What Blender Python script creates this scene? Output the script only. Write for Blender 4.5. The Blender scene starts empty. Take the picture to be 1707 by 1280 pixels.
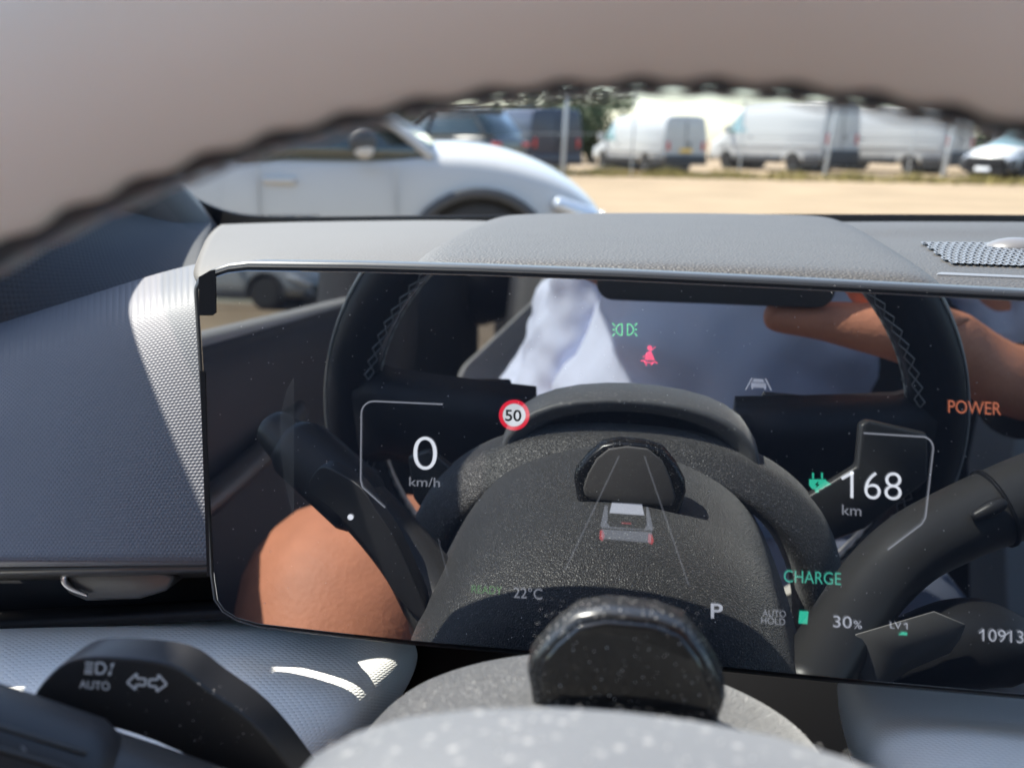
import bpy, bmesh, math, random
import numpy as np
from mathutils import Vector, Matrix
random.seed(7); R_ = math.radians
SC = bpy.context.scene
# ------------------------------------------------------------------ camera, sky, sun, exposure
EYE_H = 1.20                      # lens of the phone above the car park
FPX, CX, CY, DIST = 1566.0, 853.5, 640.0, 0.30   # focal length in px of the 1707 px frame; lens to display glass
TILT = R_(5.25)                   # the display leans back
_na = np.array([(1059-CX)/FPX, (379-CY)/FPX, 1.0]); _na /= np.linalg.norm(_na)
_vp = np.array([0.0, 8-CY, FPX]); _vp[0] = -(_na[1]*_vp[1]+_na[2]*_vp[2])/_na[0]
_r = -_vp/np.linalg.norm(_vp); _n = -_na; _u = np.cross(_n, _r)
RC = np.array([_r, _u, _n])       # camera axes (x right, y down, z ahead) -> display frame (u right, v up, w to driver)
E_U = Vector((1, 0, 0)); E_V = Vector((0, math.sin(TILT), math.cos(TILT))); E_W = Vector((0, -math.cos(TILT), math.sin(TILT)))
EYE = Vector((0, 0, EYE_H))
def F(u, v, w):                   # display frame -> world
    return EYE + E_U*u + E_V*v + E_W*(w-DIST)
def ray(px, py):
    return RC @ np.array([(px-CX)/FPX, (py-CY)/FPX, 1.0])
def S(px, py, w=0.0):             # place in the display frame at distance w before (+) or behind (-) the glass
    d = ray(px, py); t = (w-DIST)/d[2]
    return F(d[0]*t, d[1]*t, w)
def M(px, py, w):                 # real place of something measured in the display's reflection
    d = ray(px, py); t = (-w-DIST)/d[2]
    return F(d[0]*t, d[1]*t, w)
def G(px, py, z=0.0):             # place on the ground
    d = ray(px, py); dw = E_U*d[0]+E_V*d[1]+E_W*d[2]
    return EYE + dw*((z-EYE_H)/dw.z)

cd = bpy.data.cameras.new('camera'); cam = bpy.data.objects.new('camera', cd); SC.collection.objects.link(cam)
def cvec(c):
    q = RC @ np.array(c, float); return E_U*q[0]+E_V*q[1]+E_W*q[2]
xa, ya, za = cvec((1, 0, 0)), cvec((0, -1, 0)), cvec((0, 0, -1))
cam.matrix_world = Matrix(((xa.x, ya.x, za.x, EYE.x), (xa.y, ya.y, za.y, EYE.y), (xa.z, ya.z, za.z, EYE.z), (0, 0, 0, 1)))
cd.sensor_width = 36; cd.lens = FPX/1707*36
cd.clip_start = 0.005; cd.clip_end = 900
cd.dof.use_dof = True; cd.dof.focus_distance = 0.36; cd.dof.aperture_fstop = 11.0
SC.camera = cam

SUN_EL, SUN_FWD = R_(53), R_(28)            # sun high on the left, a little ahead
SL = Vector((-math.cos(SUN_EL)*math.cos(SUN_FWD), math.cos(SUN_EL)*math.sin(SUN_FWD), math.sin(SUN_EL)))
W = bpy.data.worlds.new('World'); SC.world = W; W.use_nodes = True
nt = W.node_tree; bg = nt.nodes['Background']
sky = nt.nodes.new('ShaderNodeTexSky'); sky.sky_type = 'NISHITA'; sky.sun_disc = False
sky.sun_elevation = SUN_EL; sky.sun_rotation = math.atan2(SL.x, SL.y); sky.dust_density = 1.0; sky.ozone_density = 1.6; sky.air_density = 1.0
nt.links.new(sky.outputs[0], bg.inputs[0]); bg.inputs[1].default_value = 0.15
ld = bpy.data.lights.new('sun', 'SUN'); ld.energy = 4.4; ld.angle = R_(0.53); ld.color = (1, 0.94, 0.85)
sun = bpy.data.objects.new('sun', ld); SC.collection.objects.link(sun)
sun.rotation_euler = (-SL).to_track_quat('-Z', 'Y').to_euler()
SC.view_settings.view_transform = 'Standard'; SC.view_settings.look = 'None'
SC.view_settings.exposure = 1.5; SC.view_settings.gamma = 1
SC.render.engine = 'CYCLES'
SC.cycles.use_denoising = True; SC.cycles.max_bounces = 8; SC.cycles.diffuse_bounces = 4
SC.cycles.glossy_bounces = 4; SC.cycles.transparent_max_bounces = 24; SC.cycles.sample_clamp_indirect = 6
SC.cycles.caustics_reflective = False; SC.cycles.caustics_refractive = False

# ------------------------------------------------------------------ materials
def mat(name, col, rough=0.5, spec=0.5, metal=0.0, grain=0.0, gscale=300, gkind='VORONOI', var=0.12, vscale=8, bump_d=0.001, coat=0.0, sheen=0.0, speck=0.0, sscale=900):
    m = bpy.data.materials.new(name); m.use_nodes = True; t = m.node_tree; b = t.nodes['Principled BSDF']
    b.inputs['Base Color'].default_value = (*col, 1); b.inputs['Roughness'].default_value = rough
    b.inputs['Specular IOR Level'].default_value = spec; b.inputs['Metallic'].default_value = metal
    b.inputs['Coat Weight'].default_value = coat; b.inputs['Sheen Weight'].default_value = sheen
    tc = t.nodes.new('ShaderNodeTexCoord')
    if var:
        n = t.nodes.new('ShaderNodeTexNoise'); n.inputs['Scale'].default_value = vscale; n.inputs['Detail'].default_value = 5
        t.links.new(tc.outputs['Object'], n.inputs['Vector'])
        mx = t.nodes.new('ShaderNodeMix'); mx.data_type = 'RGBA'
        mx.inputs['A'].default_value = (*[c*(1-var) for c in col], 1); mx.inputs['B'].default_value = (*[min(1, c*(1+var)) for c in col], 1)
        t.links.new(n.outputs['Fac'], mx.inputs['Factor']); t.links.new(mx.outputs['Result'], b.inputs['Base Color'])
    if speck:                     # fine settled dust, a stain of the surface itself
        vo = t.nodes.new('ShaderNodeTexVoronoi'); vo.inputs['Scale'].default_value = sscale; t.links.new(tc.outputs['Object'], vo.inputs['Vector'])
        sp = t.nodes.new('ShaderNodeSeparateColor'); t.links.new(vo.outputs['Color'], sp.inputs[0])
        r1 = t.nodes.new('ShaderNodeMapRange'); r1.inputs[1].default_value = .42; r1.inputs[2].default_value = .18; t.links.new(vo.outputs['Distance'], r1.inputs[0])
        r2 = t.nodes.new('ShaderNodeMapRange'); r2.inputs[1].default_value = .55; r2.inputs[2].default_value = 1.0; t.links.new(sp.outputs[0], r2.inputs[0])
        ml = t.nodes.new('ShaderNodeMath'); ml.operation = 'MULTIPLY'; t.links.new(r1.outputs[0], ml.inputs[0]); t.links.new(r2.outputs[0], ml.inputs[1])
        m3 = t.nodes.new('ShaderNodeMath'); m3.operation = 'MULTIPLY'; m3.inputs[1].default_value = speck; t.links.new(ml.outputs[0], m3.inputs[0])
        mz = t.nodes.new('ShaderNodeMix'); mz.data_type = 'RGBA'; mz.inputs['B'].default_value = (.62, .59, .55, 1)
        src = b.inputs['Base Color'].links[0].from_socket if b.inputs['Base Color'].links else None
        if src: t.links.new(src, mz.inputs['A'])
        else: mz.inputs['A'].default_value = (*col, 1)
        t.links.new(m3.outputs[0], mz.inputs['Factor']); t.links.new(mz.outputs['Result'], b.inputs['Base Color'])
    if grain:
        bp = t.nodes.new('ShaderNodeBump'); bp.inputs['Strength'].default_value = grain; bp.inputs['Distance'].default_value = bump_d
        if gkind == 'VORONOI':
            g = t.nodes.new('ShaderNodeTexVoronoi'); g.feature = 'SMOOTH_F1'; g.inputs['Scale'].default_value = gscale; o = g.outputs['Distance']
            n2 = t.nodes.new('ShaderNodeTexNoise'); n2.inputs['Scale'].default_value = gscale*0.5
            t.links.new(tc.outputs['Object'], n2.inputs['Vector'])
            ad = t.nodes.new('ShaderNodeVectorMath'); ad.operation = 'MULTIPLY_ADD'
            ad.inputs[1].default_value = (1/gscale,)*3
            t.links.new(n2.outputs['Color'], ad.inputs[0]); t.links.new(tc.outputs['Object'], ad.inputs[2]); t.links.new(ad.outputs[0], g.inputs['Vector'])
        else:
            g = t.nodes.new('ShaderNodeTexNoise'); g.inputs['Scale'].default_value = gscale; g.inputs['Detail'].default_value = 4; o = g.outputs['Fac']
            t.links.new(tc.outputs['Object'], g.inputs['Vector'])
        t.links.new(o, bp.inputs['Height']); t.links.new(bp.outputs[0], b.inputs['Normal'])
    return m
def weave_mat(name, col, su, sv, strength=0.6, rough=0.6, ribs=None, dist=0.0006, spec=0.4):
    """moulded weave: staggered oval bumps in the surface's own uv (metres); ribs = v above which they stretch to cords"""
    m = mat(name, col, rough, spec, var=0.06, vscale=30); t = m.node_tree; b = t.nodes['Principled BSDF']
    uv = t.nodes.new('ShaderNodeUVMap'); sp = t.nodes.new('ShaderNodeSeparateXYZ'); t.links.new(uv.outputs[0], sp.inputs[0])
    def mth(op, a, b_=None, c=None):
        n = t.nodes.new('ShaderNodeMath'); n.operation = op
        for i, x in enumerate((a, b_, c)):
            if x is None: continue
            if isinstance(x, (int, float)): n.inputs[i].default_value = x
            else: t.links.new(x, n.inputs[i])
        return n.outputs[0]
    U = mth('MULTIPLY', sp.outputs[0], 1/su); V = mth('MULTIPLY', sp.outputs[1], 1/sv)
    row = mth('FLOOR', V); off = mth('MULTIPLY', mth('MODULO', row, 2.0), 0.5)
    fu = mth('SUBTRACT', mth('FRACT', mth('ADD', U, off)), 0.5); fv = mth('SUBTRACT', mth('FRACT', V), 0.5)
    h = mth('SUBTRACT', 1.0, mth('MULTIPLY', mth('ADD', mth('MULTIPLY', fu, fu), mth('MULTIPLY', fv, fv)), 4.0))
    h = mth('MAXIMUM', h, 0.0)
    if ribs:
        fr = mth('SUBTRACT', mth('FRACT', mth('MULTIPLY', sp.outputs[0], 1/ribs[1])), 0.5)
        hr = mth('SUBTRACT', 1.0, mth('MULTIPLY', mth('MULTIPLY', fr, fr), 4.0))
        k = mth('MULTIPLY', mth('SUBTRACT', sp.outputs[1], ribs[0]), 1/ribs[2])
        kc = t.nodes.new('ShaderNodeClamp'); t.links.new(k, kc.inputs[0])
        h = mth('ADD', mth('MULTIPLY', hr, kc.outputs[0]), mth('MULTIPLY', h, mth('SUBTRACT', 1.0, kc.outputs[0])))
    bp = t.nodes.new('ShaderNodeBump'); bp.inputs['Strength'].default_value = strength; bp.inputs['Distance'].default_value = dist
    t.links.new(h, bp.inputs['Height']); t.links.new(bp.outputs[0], b.inputs['Normal'])
    return m
def glow(name, col, s):           # lit display pixels: they add their light to what the glass mirrors
    m = bpy.data.materials.new(name); m.use_nodes = True; t = m.node_tree; t.nodes.clear()
    o = t.nodes.new('ShaderNodeOutputMaterial'); e = t.nodes.new('ShaderNodeEmission'); tr = t.nodes.new('ShaderNodeBsdfTransparent'); a = t.nodes.new('ShaderNodeAddShader')
    e.inputs[0].default_value = (*col, 1); e.inputs[1].default_value = s
    t.links.new(e.outputs[0], a.inputs[0]); t.links.new(tr.outputs[0], a.inputs[1]); t.links.new(a.outputs[0], o.inputs[0])
    return m
def pane(name, tint=(0.93, 0.97, 0.95), gl=0.06):
    m = bpy.data.materials.new(name); m.use_nodes = True; t = m.node_tree; t.nodes.clear()
    o = t.nodes.new('ShaderNodeOutputMaterial'); g = t.nodes.new('ShaderNodeBsdfGlossy'); tr = t.nodes.new('ShaderNodeBsdfTransparent'); a = t.nodes.new('ShaderNodeMixShader')
    tr.inputs[0].default_value = (*tint, 1); g.inputs['Roughness'].default_value = 0.02; a.inputs[0].default_value = gl
    t.links.new(tr.outputs[0], a.inputs[1]); t.links.new(g.outputs[0], a.inputs[2]); t.links.new(a.outputs[0], o.inputs[0])
    return m
def mirror_glass(name, refl, base):
    m = bpy.data.materials.new(name); m.use_nodes = True; t = m.node_tree; t.nodes.clear()
    o = t.nodes.new('ShaderNodeOutputMaterial'); g = t.nodes.new('ShaderNodeBsdfGlossy'); d = t.nodes.new('ShaderNodeBsdfDiffuse'); a = t.nodes.new('ShaderNodeMixShader')
    d.inputs[0].default_value = (*base, 1); g.inputs['Roughness'].default_value = 0.0; a.inputs[0].default_value = refl
    g.inputs[0].default_value = (0.95, 0.98, 1.0, 1)
    t.links.new(d.outputs[0], a.inputs[1]); t.links.new(g.outputs[0], a.inputs[2]); t.links.new(a.outputs[0], o.inputs[0])
    return m
MT = dict(
    leather=mat('black_leather_grain', (0.042, 0.039, 0.037), 0.38, 0.6, sheen=0.42, grain=0.75, gscale=1700, bump_d=0.0006, var=0.15, vscale=60, speck=0.55, sscale=1150),
    hood=mat('dash_leather_grain', (0.07, 0.062, 0.052), 0.55, 0.5, grain=0.8, gscale=1000, bump_d=0.0005, var=0.12, vscale=40),
    dashtop=mat('pale_dash_skin', (0.118, 0.108, 0.096), 0.6, 0.4, grain=0.35, gscale=1100, bump_d=0.0004, var=0.05, vscale=30),
    rimgrey=mat('grey_rim_leather', (0.76, 0.715, 0.64), 0.55, 0.4, grain=0.3, gscale=900, bump_d=0.0004, var=0.06, vscale=20),
    rimblack=mat('black_rim_leather', (0.022, 0.022, 0.026), 0.5, 0.4, grain=0.3, gscale=1200, bump_d=0.0003),
    thread=mat('grey_thread', (0.4, 0.39, 0.38), 0.7, 0.3),
    plastic=mat('black_plastic', (0.028, 0.028, 0.03), 0.42, 0.5, grain=0.12, gscale=2500, gkind='NOISE', bump_d=0.0002),
    satin=mat('satin_black', (0.05, 0.049, 0.048), 0.36, 0.5, grain=0.1, gscale=3000, gkind='NOISE', bump_d=0.0002),
    gloss=mat('gloss_black', (0.008, 0.008, 0.009), 0.08, 0.5, var=0, coat=0.4),
    deep=mat('deep_black', (0.012, 0.012, 0.014), 0.6, 0.2),
    podshell=mat('pod_shell', (0.018, 0.018, 0.019), 0.27, 0.6, speck=0.5, sscale=1100),
    podgrey=mat('pod_window', (0.16, 0.15, 0.145), 0.35, 0.4, var=0.05),
    hubgrey=mat('hub_cover', (0.115, 0.115, 0.119), 0.5, 0.5, sheen=0.4, speck=0.4, sscale=420, grain=0.15, gscale=900, bump_d=0.0003, var=0.08, vscale=25),
    silver=mat('satin_silver', (0.5, 0.5, 0.5), 0.3, 0.5, metal=0.9, var=0.03),
    grillem=mat('grille_grey', (0.16, 0.165, 0.175), 0.5, 0.5, var=0.05),
    bezel=mat('bezel_grey', (0.05, 0.052, 0.056), 0.38, 0.5, grain=0.1, gscale=3000, gkind='NOISE', bump_d=0.0002),
    panel=weave_mat('woven_dash_panel', (0.125, 0.13, 0.145), 0.0018, 0.0013, 0.34, 0.55, ribs=(0.104, 0.0028, 0.012), dist=0.0006),
    pad=weave_mat('woven_lower_pad', (0.86, 0.855, 0.82), 0.0022, 0.0013, 0.35, 0.42, dist=0.0005, spec=0.5),
    pillar=weave_mat('woven_pillar_cloth', (0.06, 0.063, 0.07), 0.0024, 0.0026, 0.7, 0.75, dist=0.0006),
    fritm=mat('black_frit', (0.01, 0.01, 0.012), 0.3, 0.5, var=0),
    dust=mat('pale_dust', (0.75, 0.72, 0.68), 0.6, 0.5, var=0),
    glass=pane('windscreen_glass', (0.84, 0.87, 0.86), 0.03), sideglass=pane('side_glass', (0.93, 0.95, 0.93), 0.05),
    screen=mirror_glass('display_glass', 0.24, (0.016, 0.019, 0.026)),
    print_=mat('white_print', (0.88, 0.9, 0.92), 0.5, 0.3, var=0),
    lining=mat('grey_headlining', (0.68, 0.67, 0.65), 0.9, 0.1, grain=0.2, gscale=900, gkind='NOISE'),
    cabin=mat('dark_cabin_trim', (0.035, 0.035, 0.04), 0.6, 0.4, grain=0.2, gscale=900),
    seat=mat('grey_seat_cloth', (0.42, 0.42, 0.42), 0.85, 0.2, grain=0.4, gscale=900, gkind='NOISE', sheen=0.2),
    skin=mat('skin', (0.76, 0.31, 0.18), 0.55, 0.35, grain=0.3, gscale=330, var=0.25, vscale=38, bump_d=0.001),
    shirt=mat('pale_blue_shirt', (0.72, 0.77, 0.93), 0.85, 0.2, grain=0.25, gscale=1200, gkind='NOISE', var=0.04),
    shorts=mat('grey_blue_shorts', (0.16, 0.18, 0.24), 0.9, 0.2, grain=0.3, gscale=1200, gkind='NOISE'),
    hair=mat('brown_hair', (0.05, 0.035, 0.025), 0.6, 0.3),
    white=mat('white_paint', (0.40, 0.405, 0.40), 0.35, 0.4, coat=0.2, var=0.02), pearl=mat('pearl_white_paint', (0.42, 0.405, 0.385), 0.32, 0.45, coat=0.25, var=0.02),
    dimwhite=mat('dimmed_white_paint', (0.2, 0.21, 0.22), 0.3, 0.5, coat=0.5), lever=mat('lever_lit_grey', (0.33, 0.32, 0.31), 0.45, 0.4, var=0.05),  # white paint darkened for a dim reflection; lever tone lightened as if sunlit
    navy=mat('navy_paint', (0.016, 0.022, 0.045), 0.3, 0.4, coat=0.15, var=0.05), darkgrey=mat('dark_green_paint', (0.03, 0.036, 0.036), 0.3, 0.5, coat=0.5),
    trim=mat('grey_bumper_plastic', (0.035, 0.037, 0.042), 0.6, 0.4), tyre=mat('tyre_rubber', (0.02, 0.02, 0.021), 0.8, 0.3), rimw=mat('alloy', (0.55, 0.55, 0.55), 0.3, 0.5, metal=0.7, var=0.05),
    carglass=mat('car_window', (0.02, 0.035, 0.035), 0.04, 0.6, var=0, coat=0.5), tealglass=mat('teal_window', (0.16, 0.26, 0.26), 0.06, 0.8, var=0, coat=1.0), red=mat('red_lens', (0.45, 0.02, 0.02), 0.2, 0.5, var=0), plate=mat('yellow_plate', (0.75, 0.45, 0.05), 0.4, 0.4, var=0),
    lampm=mat('headlamp_lens', (0.55, 0.58, 0.62), 0.1, 0.6, metal=0.3, var=0),
    post=mat('galvanised_steel', (0.42, 0.43, 0.43), 0.5, 0.5, metal=0.3, var=0.15, vscale=5),
    gravel=mat('sandy_gravel', (0.30, 0.225, 0.145), 0.95, 0.1, grain=0.6, gscale=14, gkind='NOISE', var=0.3, vscale=0.6, bump_d=0.03),
    straw=mat('dry_grass', (0.27, 0.22, 0.08), 0.9, 0.1, var=0.3, vscale=2), leaf=mat('leaf', (0.05, 0.075, 0.03), 0.7, 0.3, var=0.4, vscale=1.5), bark=mat('bark', (0.1, 0.08, 0.06), 0.9, 0.1),
    render_=mat('pale_render_wall', (0.6, 0.6, 0.58), 0.8, 0.2), hivis=mat('green_vest', (0.15, 0.5, 0.08), 0.8, 0.2, var=0),
)
# ------------------------------------------------------------------ helpers
COL = SC.collection
def thing(name, label, cat, loc=(0, 0, 0), group=None):
    o = bpy.data.objects.new(name, None); COL.objects.link(o); o.location = loc; o.empty_display_size = 0.05
    o['label'] = label; o['category'] = cat
    if group: o['group'] = group
    return o
def tag(o, label=None, cat=None, group=None, kind=None):
    for k, v in (('label', label), ('category', cat), ('group', group), ('kind', kind)):
        if v: o[k] = v
    return o
def link(name, me, m, parent=None, smooth=True, loc=None):
    o = bpy.data.objects.new(name, me); COL.objects.link(o)
    if m and not me.materials: me.materials.append(m)
    if smooth:
        for p in me.polygons: p.use_smooth = True
    if parent:
        o.parent = parent
    return o
def emesh(name, vs, fs, m, parent=None, smooth=True):
    """mesh from world points; a child's vertices are stored relative to its top thing's base"""
    base = Vector((0, 0, 0)); p = parent
    while p: base += Vector(p.location); p = p.parent
    me = bpy.data.meshes.new(name); me.from_pydata([tuple(Vector(v)-base) for v in vs], [], fs); me.update()
    bm = bmesh.new(); bm.from_mesh(me); bmesh.ops.recalc_face_normals(bm, faces=bm.faces); bm.to_mesh(me); bm.free()
    return link(name, me, m, parent, smooth)
def mods(o, bevel=0, seg=2, sub=0, solid=0, off=-1):
    if solid:
        s = o.modifiers.new('solid', 'SOLIDIFY'); s.thickness = solid; s.offset = off
    if bevel:
        b = o.modifiers.new('bevel', 'BEVEL'); b.width = bevel; b.segments = seg; b.limit_method = 'ANGLE'; b.angle_limit = R_(30); b.harden_normals = False
    if sub:
        s = o.modifiers.new('sub', 'SUBSURF'); s.levels = sub; s.render_levels = sub
    return o
def loft(name, rings, m, parent=None, caps=True, closed=True, smooth=True):
    n = len(rings[0]); vs = [v for r in rings for v in r]; fs = []
    for i in range(len(rings)-1):
        for j in range(n if closed else n-1):
            k = (j+1) % n; fs.append((i*n+j, i*n+k, (i+1)*n+k, (i+1)*n+j))
    if caps and closed:
        fs.append(tuple(range(n))); fs.append(tuple((len(rings)-1)*n+j for j in range(n)))
    return emesh(name, vs, fs, m, parent, smooth)
def slab(name, pts, off, m, parent=None, bevel=0.0, seg=3, smooth=True):
    off = Vector(off); a = [Vector(p) for p in pts]
    o = loft(name, [a, [p+off for p in a]], m, parent, smooth=smooth)
    if bevel: mods(o, bevel, seg)
    return o
def catmull(P, n):
    P = [Vector(p) for p in P]; out = []
    for i in range(len(P)-1):
        p0, p1, p2, p3 = P[max(i-1, 0)], P[i], P[i+1], P[min(i+2, len(P)-1)]
        for k in range(n):
            t = k/n; out.append(0.5*((2*p1)+(p2-p0)*t+(2*p0-5*p1+4*p2-p3)*t*t+(3*p1-p0-3*p2+p3)*t**3))
    out.append(P[-1]); return out
def tube(name, path, rad, m, parent=None, seg=16, sm=6, squash=1.0, up=Vector((0, 0, 1)), round_ends=True):
    n0 = len(path); path = catmull(path, sm)
    if isinstance(rad, (int, float)): rad = [rad]*n0
    rr = [x[0] for x in catmull([(r, 0, 0) for r in rad], sm)]
    rings = []
    for i, p in enumerate(path):
        d = (path[min(i+1, len(path)-1)]-path[max(i-1, 0)]).normalized(); s = d.cross(up).normalized(); t = s.cross(d).normalized()
        rings.append([p+(s*math.cos(a)+t*math.sin(a)*squash)*rr[i] for a in (2*math.pi*k/seg for k in range(seg))])
    if round_ends:
        def cap(ring, p, d, r):
            return [[p+d*(r*math.sin(b))+(q-p)*math.cos(b) for q in ring] for b in (R_(30), R_(60), R_(85))]
        d0 = (path[0]-path[1]).normalized(); d1 = (path[-1]-path[-2]).normalized()
        rings = cap(rings[0], path[0], d0, rr[0]*0.6)[::-1]+rings+cap(rings[-1], path[-1], d1, rr[-1]*0.6)
    return loft(name, rings, m, parent)
def patch(name, grid, m, parent=None, solid=0.003, sub=2, uvs=True):
    """grid of world points (rows x cols) -> sheet with metric uv"""
    nr, nc = len(grid), len(grid[0]); vs = [p for r in grid for p in r]
    fs = [(i*nc+j, i*nc+j+1, (i+1)*nc+j+1, (i+1)*nc+j) for i in range(nr-1) for j in range(nc-1)]
    o = emesh(name, vs, fs, m, parent); me = o.data
    if uvs:
        mid = nc//2
        U = [0]; V = [0]
        for j in range(1, nc): U.append(U[-1]+(Vector(grid[nr//2][j])-Vector(grid[nr//2][j-1])).length)
        for i in range(1, nr): V.append(V[-1]+(Vector(grid[i][mid])-Vector(grid[i-1][mid])).length)
        uv = me.uv_layers.new(name='UVMap')
        for pl in me.polygons:
            for li in pl.loop_indices:
                vi = me.loops[li].vertex_index; uv.data[li].uv = (U[vi % nc], V[-1]-V[vi//nc])
    s = mods(o, sub=sub)
    if solid: mods(o, solid=solid, off=0)
    return o
def joined(name, pieces, m, parent=None, smooth=True):
    vs, fs = [], []
    for v, f in pieces:
        b = len(vs); vs += v; fs += [tuple(i+b for i in q) for q in f]
    return emesh(name, vs, fs, m, parent, smooth)
def boxgeo(c, sx, sy, sz, ax=Vector((1, 0, 0)), ay=Vector((0, 1, 0)), az=Vector((0, 0, 1))):
    c = Vector(c); v = [c+ax*(sx*a/2)+ay*(sy*b/2)+az*(sz*d/2) for a in (-1, 1) for b in (-1, 1) for d in (-1, 1)]
    return v, [(0, 1, 3, 2), (4, 6, 7, 5), (0, 4, 5, 1), (2, 3, 7, 6), (0, 2, 6, 4), (1, 5, 7, 3)]
def box(name, c, s, m, parent=None, bevel=0.0, axes=None):
    a = axes or (Vector((1, 0, 0)), Vector((0, 1, 0)), Vector((0, 0, 1)))
    o = joined(name, [boxgeo(c, s[0], s[1], s[2], *a)], m, parent, smooth=bool(bevel))
    if bevel: mods(o, bevel, 3)
    return o
def copy_tree(o, parent=None):
    kids = list(o.children); c = o.copy(); COL.objects.link(c)
    if parent: c.parent = parent
    for k in kids: copy_tree(k, c)
    return c
def skinned(name, pts, edges, m, parent=None, sub=2, root=0):
    base = Vector(parent.location) if parent else Vector((0, 0, 0))
    me = bpy.data.meshes.new(name); me.from_pydata([tuple(Vector(p[0])-base) for p in pts], edges, []); me.update()
    o = bpy.data.objects.new(name, me); COL.objects.link(o)
    if parent: o.parent = parent
    me.materials.append(m); s = o.modifiers.new('skin', 'SKIN'); s.use_smooth_shade = True; s.branch_smoothing = 0.6
    for i, p in enumerate(pts):
        r = p[1]; me.skin_vertices[0].data[i].radius = r if isinstance(r, tuple) else (r, r)
        me.skin_vertices[0].data[i].use_root = (i == root)
    mods(o, sub=sub); return o

# ------------------------------------------------------------------ setting: car park
g = emesh('ground', [(-300, -300, 0), (300, -300, 0), (300, 500, 0), (-300, 500, 0)], [(0, 1, 2, 3)], MT['gravel'], smooth=False); g['kind'] = 'structure'
bank = emesh('bank', [(-60, -16, 0.95), (-4, -16, 0.95), (-4, -60, 0.95), (-60, -60, 0.95), (-60, -13, 0), (-2, -13, 0), (-2, -60, 0)],
             [(0, 1, 2, 3), (0, 4, 5, 1), (1, 5, 6, 2)], MT['gravel'], smooth=False); bank['kind'] = 'structure'
t_ = MT['gravel'].node_tree; b_ = t_.nodes['Principled BSDF']; src_ = b_.inputs['Base Color'].links[0].from_socket
n_ = t_.nodes.new('ShaderNodeTexNoise'); n_.inputs['Scale'].default_value = .35; n_.inputs['Detail'].default_value = 6; n_.inputs['Distortion'].default_value = 1.5
mp_ = t_.nodes.new('ShaderNodeMapping'); mp_.inputs['Scale'].default_value = (.35, 1.6, 1); mp_.inputs['Rotation'].default_value = (0, 0, .25)
tc_ = t_.nodes.new('ShaderNodeTexCoord'); t_.links.new(tc_.outputs['Object'], mp_.inputs[0]); t_.links.new(mp_.outputs[0], n_.inputs['Vector'])
cr_ = t_.nodes.new('ShaderNodeMapRange'); cr_.inputs[1].default_value = .52; cr_.inputs[2].default_value = .68; cr_.inputs[4].default_value = .55; t_.links.new(n_.outputs['Fac'], cr_.inputs[0])
mx_ = t_.nodes.new('ShaderNodeMix'); mx_.data_type = 'RGBA'; mx_.inputs['B'].default_value = (.2, .15, .095, 1)
t_.links.new(src_, mx_.inputs['A']); t_.links.new(cr_.outputs[0], mx_.inputs['Factor']); t_.links.new(mx_.outputs['Result'], b_.inputs['Base Color'])
# dry grass verge under the fence
pc = []; rnd = random.Random(3)
for i in range(7000):
    x = rnd.uniform(-9, 20); y = 30.2+rnd.gauss(0, 0.55) + (x*0.02)
    h = rnd.uniform(0.06, 0.34)*(0.6+0.5*math.sin(x*1.7)**2); a = rnd.uniform(0, 6.28); dx, dy = math.cos(a)*0.03, math.sin(a)*0.03
    lx, ly = rnd.uniform(-.1, .1), rnd.uniform(-.1, .1)
    pc.append(([Vector((x-dx, y-dy, 0)), Vector((x+dx, y+dy, 0)), Vector((x+lx, y+ly, h))], [(0, 1, 2)]))
v = joined('dry_grass', pc, MT['straw'], smooth=False); v['kind'] = 'stuff'; v['label'] = 'dry yellow grass along the foot of the fence'

# ---- vehicles -----------------------------------------------------------------------------------------------------------
def ring_pts(c, r, n=24, ax=Vector((1, 0, 0)), az=Vector((0, 0, 1))):
    return [Vector(c)+ax*(r*math.cos(2*math.pi*k/n))+az*(r*math.sin(2*math.pi*k/n)) for k in range(n)]
def wheel(parent, x, y, r, w=0.22, side=1, name='wheel'):
    """local coordinates: +x ahead, +y left"""
    rings = []
    for yy, rr in ((-w/2, r*.62), (-w/2, r*.93), (-w*.38, r), (w*.38, r), (w/2, r*.93), (w/2, r*.62)):
        rings.append(ring_pts((x, y+yy, r), rr))
    t = loft(name, rings, MT['tyre'], parent)
    pcs = []
    o_ = y+side*(w/2-.03)
    for k in range(10):
        a = 2*math.pi*k/10; d = Vector((math.cos(a), 0, math.sin(a))); e = Vector((-math.sin(a), 0, math.cos(a)))
        pcs.append(boxgeo(Vector((x, o_, r))+d*r*.33, r*.56, .03, r*.13, d, Vector((0, 1, 0)), e))
    ri = joined('rim', pcs, MT['rimw'], t, smooth=False)
    rg = [ring_pts((x, o_-.02, r), r*.65), ring_pts((x, o_+.02, r), r*.65), ring_pts((x, o_+.02, r), r*.56), ring_pts((x, o_-.02, r), r*.56)]
    loft('rim_ring', rg+[rg[0]], MT['rimw'], t, caps=False)
    return t
def place(o, loc, heading):
    """heading: direction (x, y) the nose points to"""
    o.location = loc; o.rotation_euler = (0, 0, math.atan2(heading[1], heading[0]))
def station(x, hw, z0, z1, topw=0.9, corner=0.12, crown=0.03):
    pts = [(0, z0), (hw*.88, z0), (hw*.99, z0+.14), (hw, z0+(z1-z0)*.4), (hw*(.55+.45*topw), z0+(z1-z0)*.72), (hw*topw, z1-corner), (hw*(topw-.06), z1-corner*.25), (hw*topw*.6, z1+crown*.6), (0, z1+crown)]
    return [Vector((x, y, z)) for y, z in pts]+[Vector((x, -y, z)) for y, z in pts[-2:0:-1]]
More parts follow.
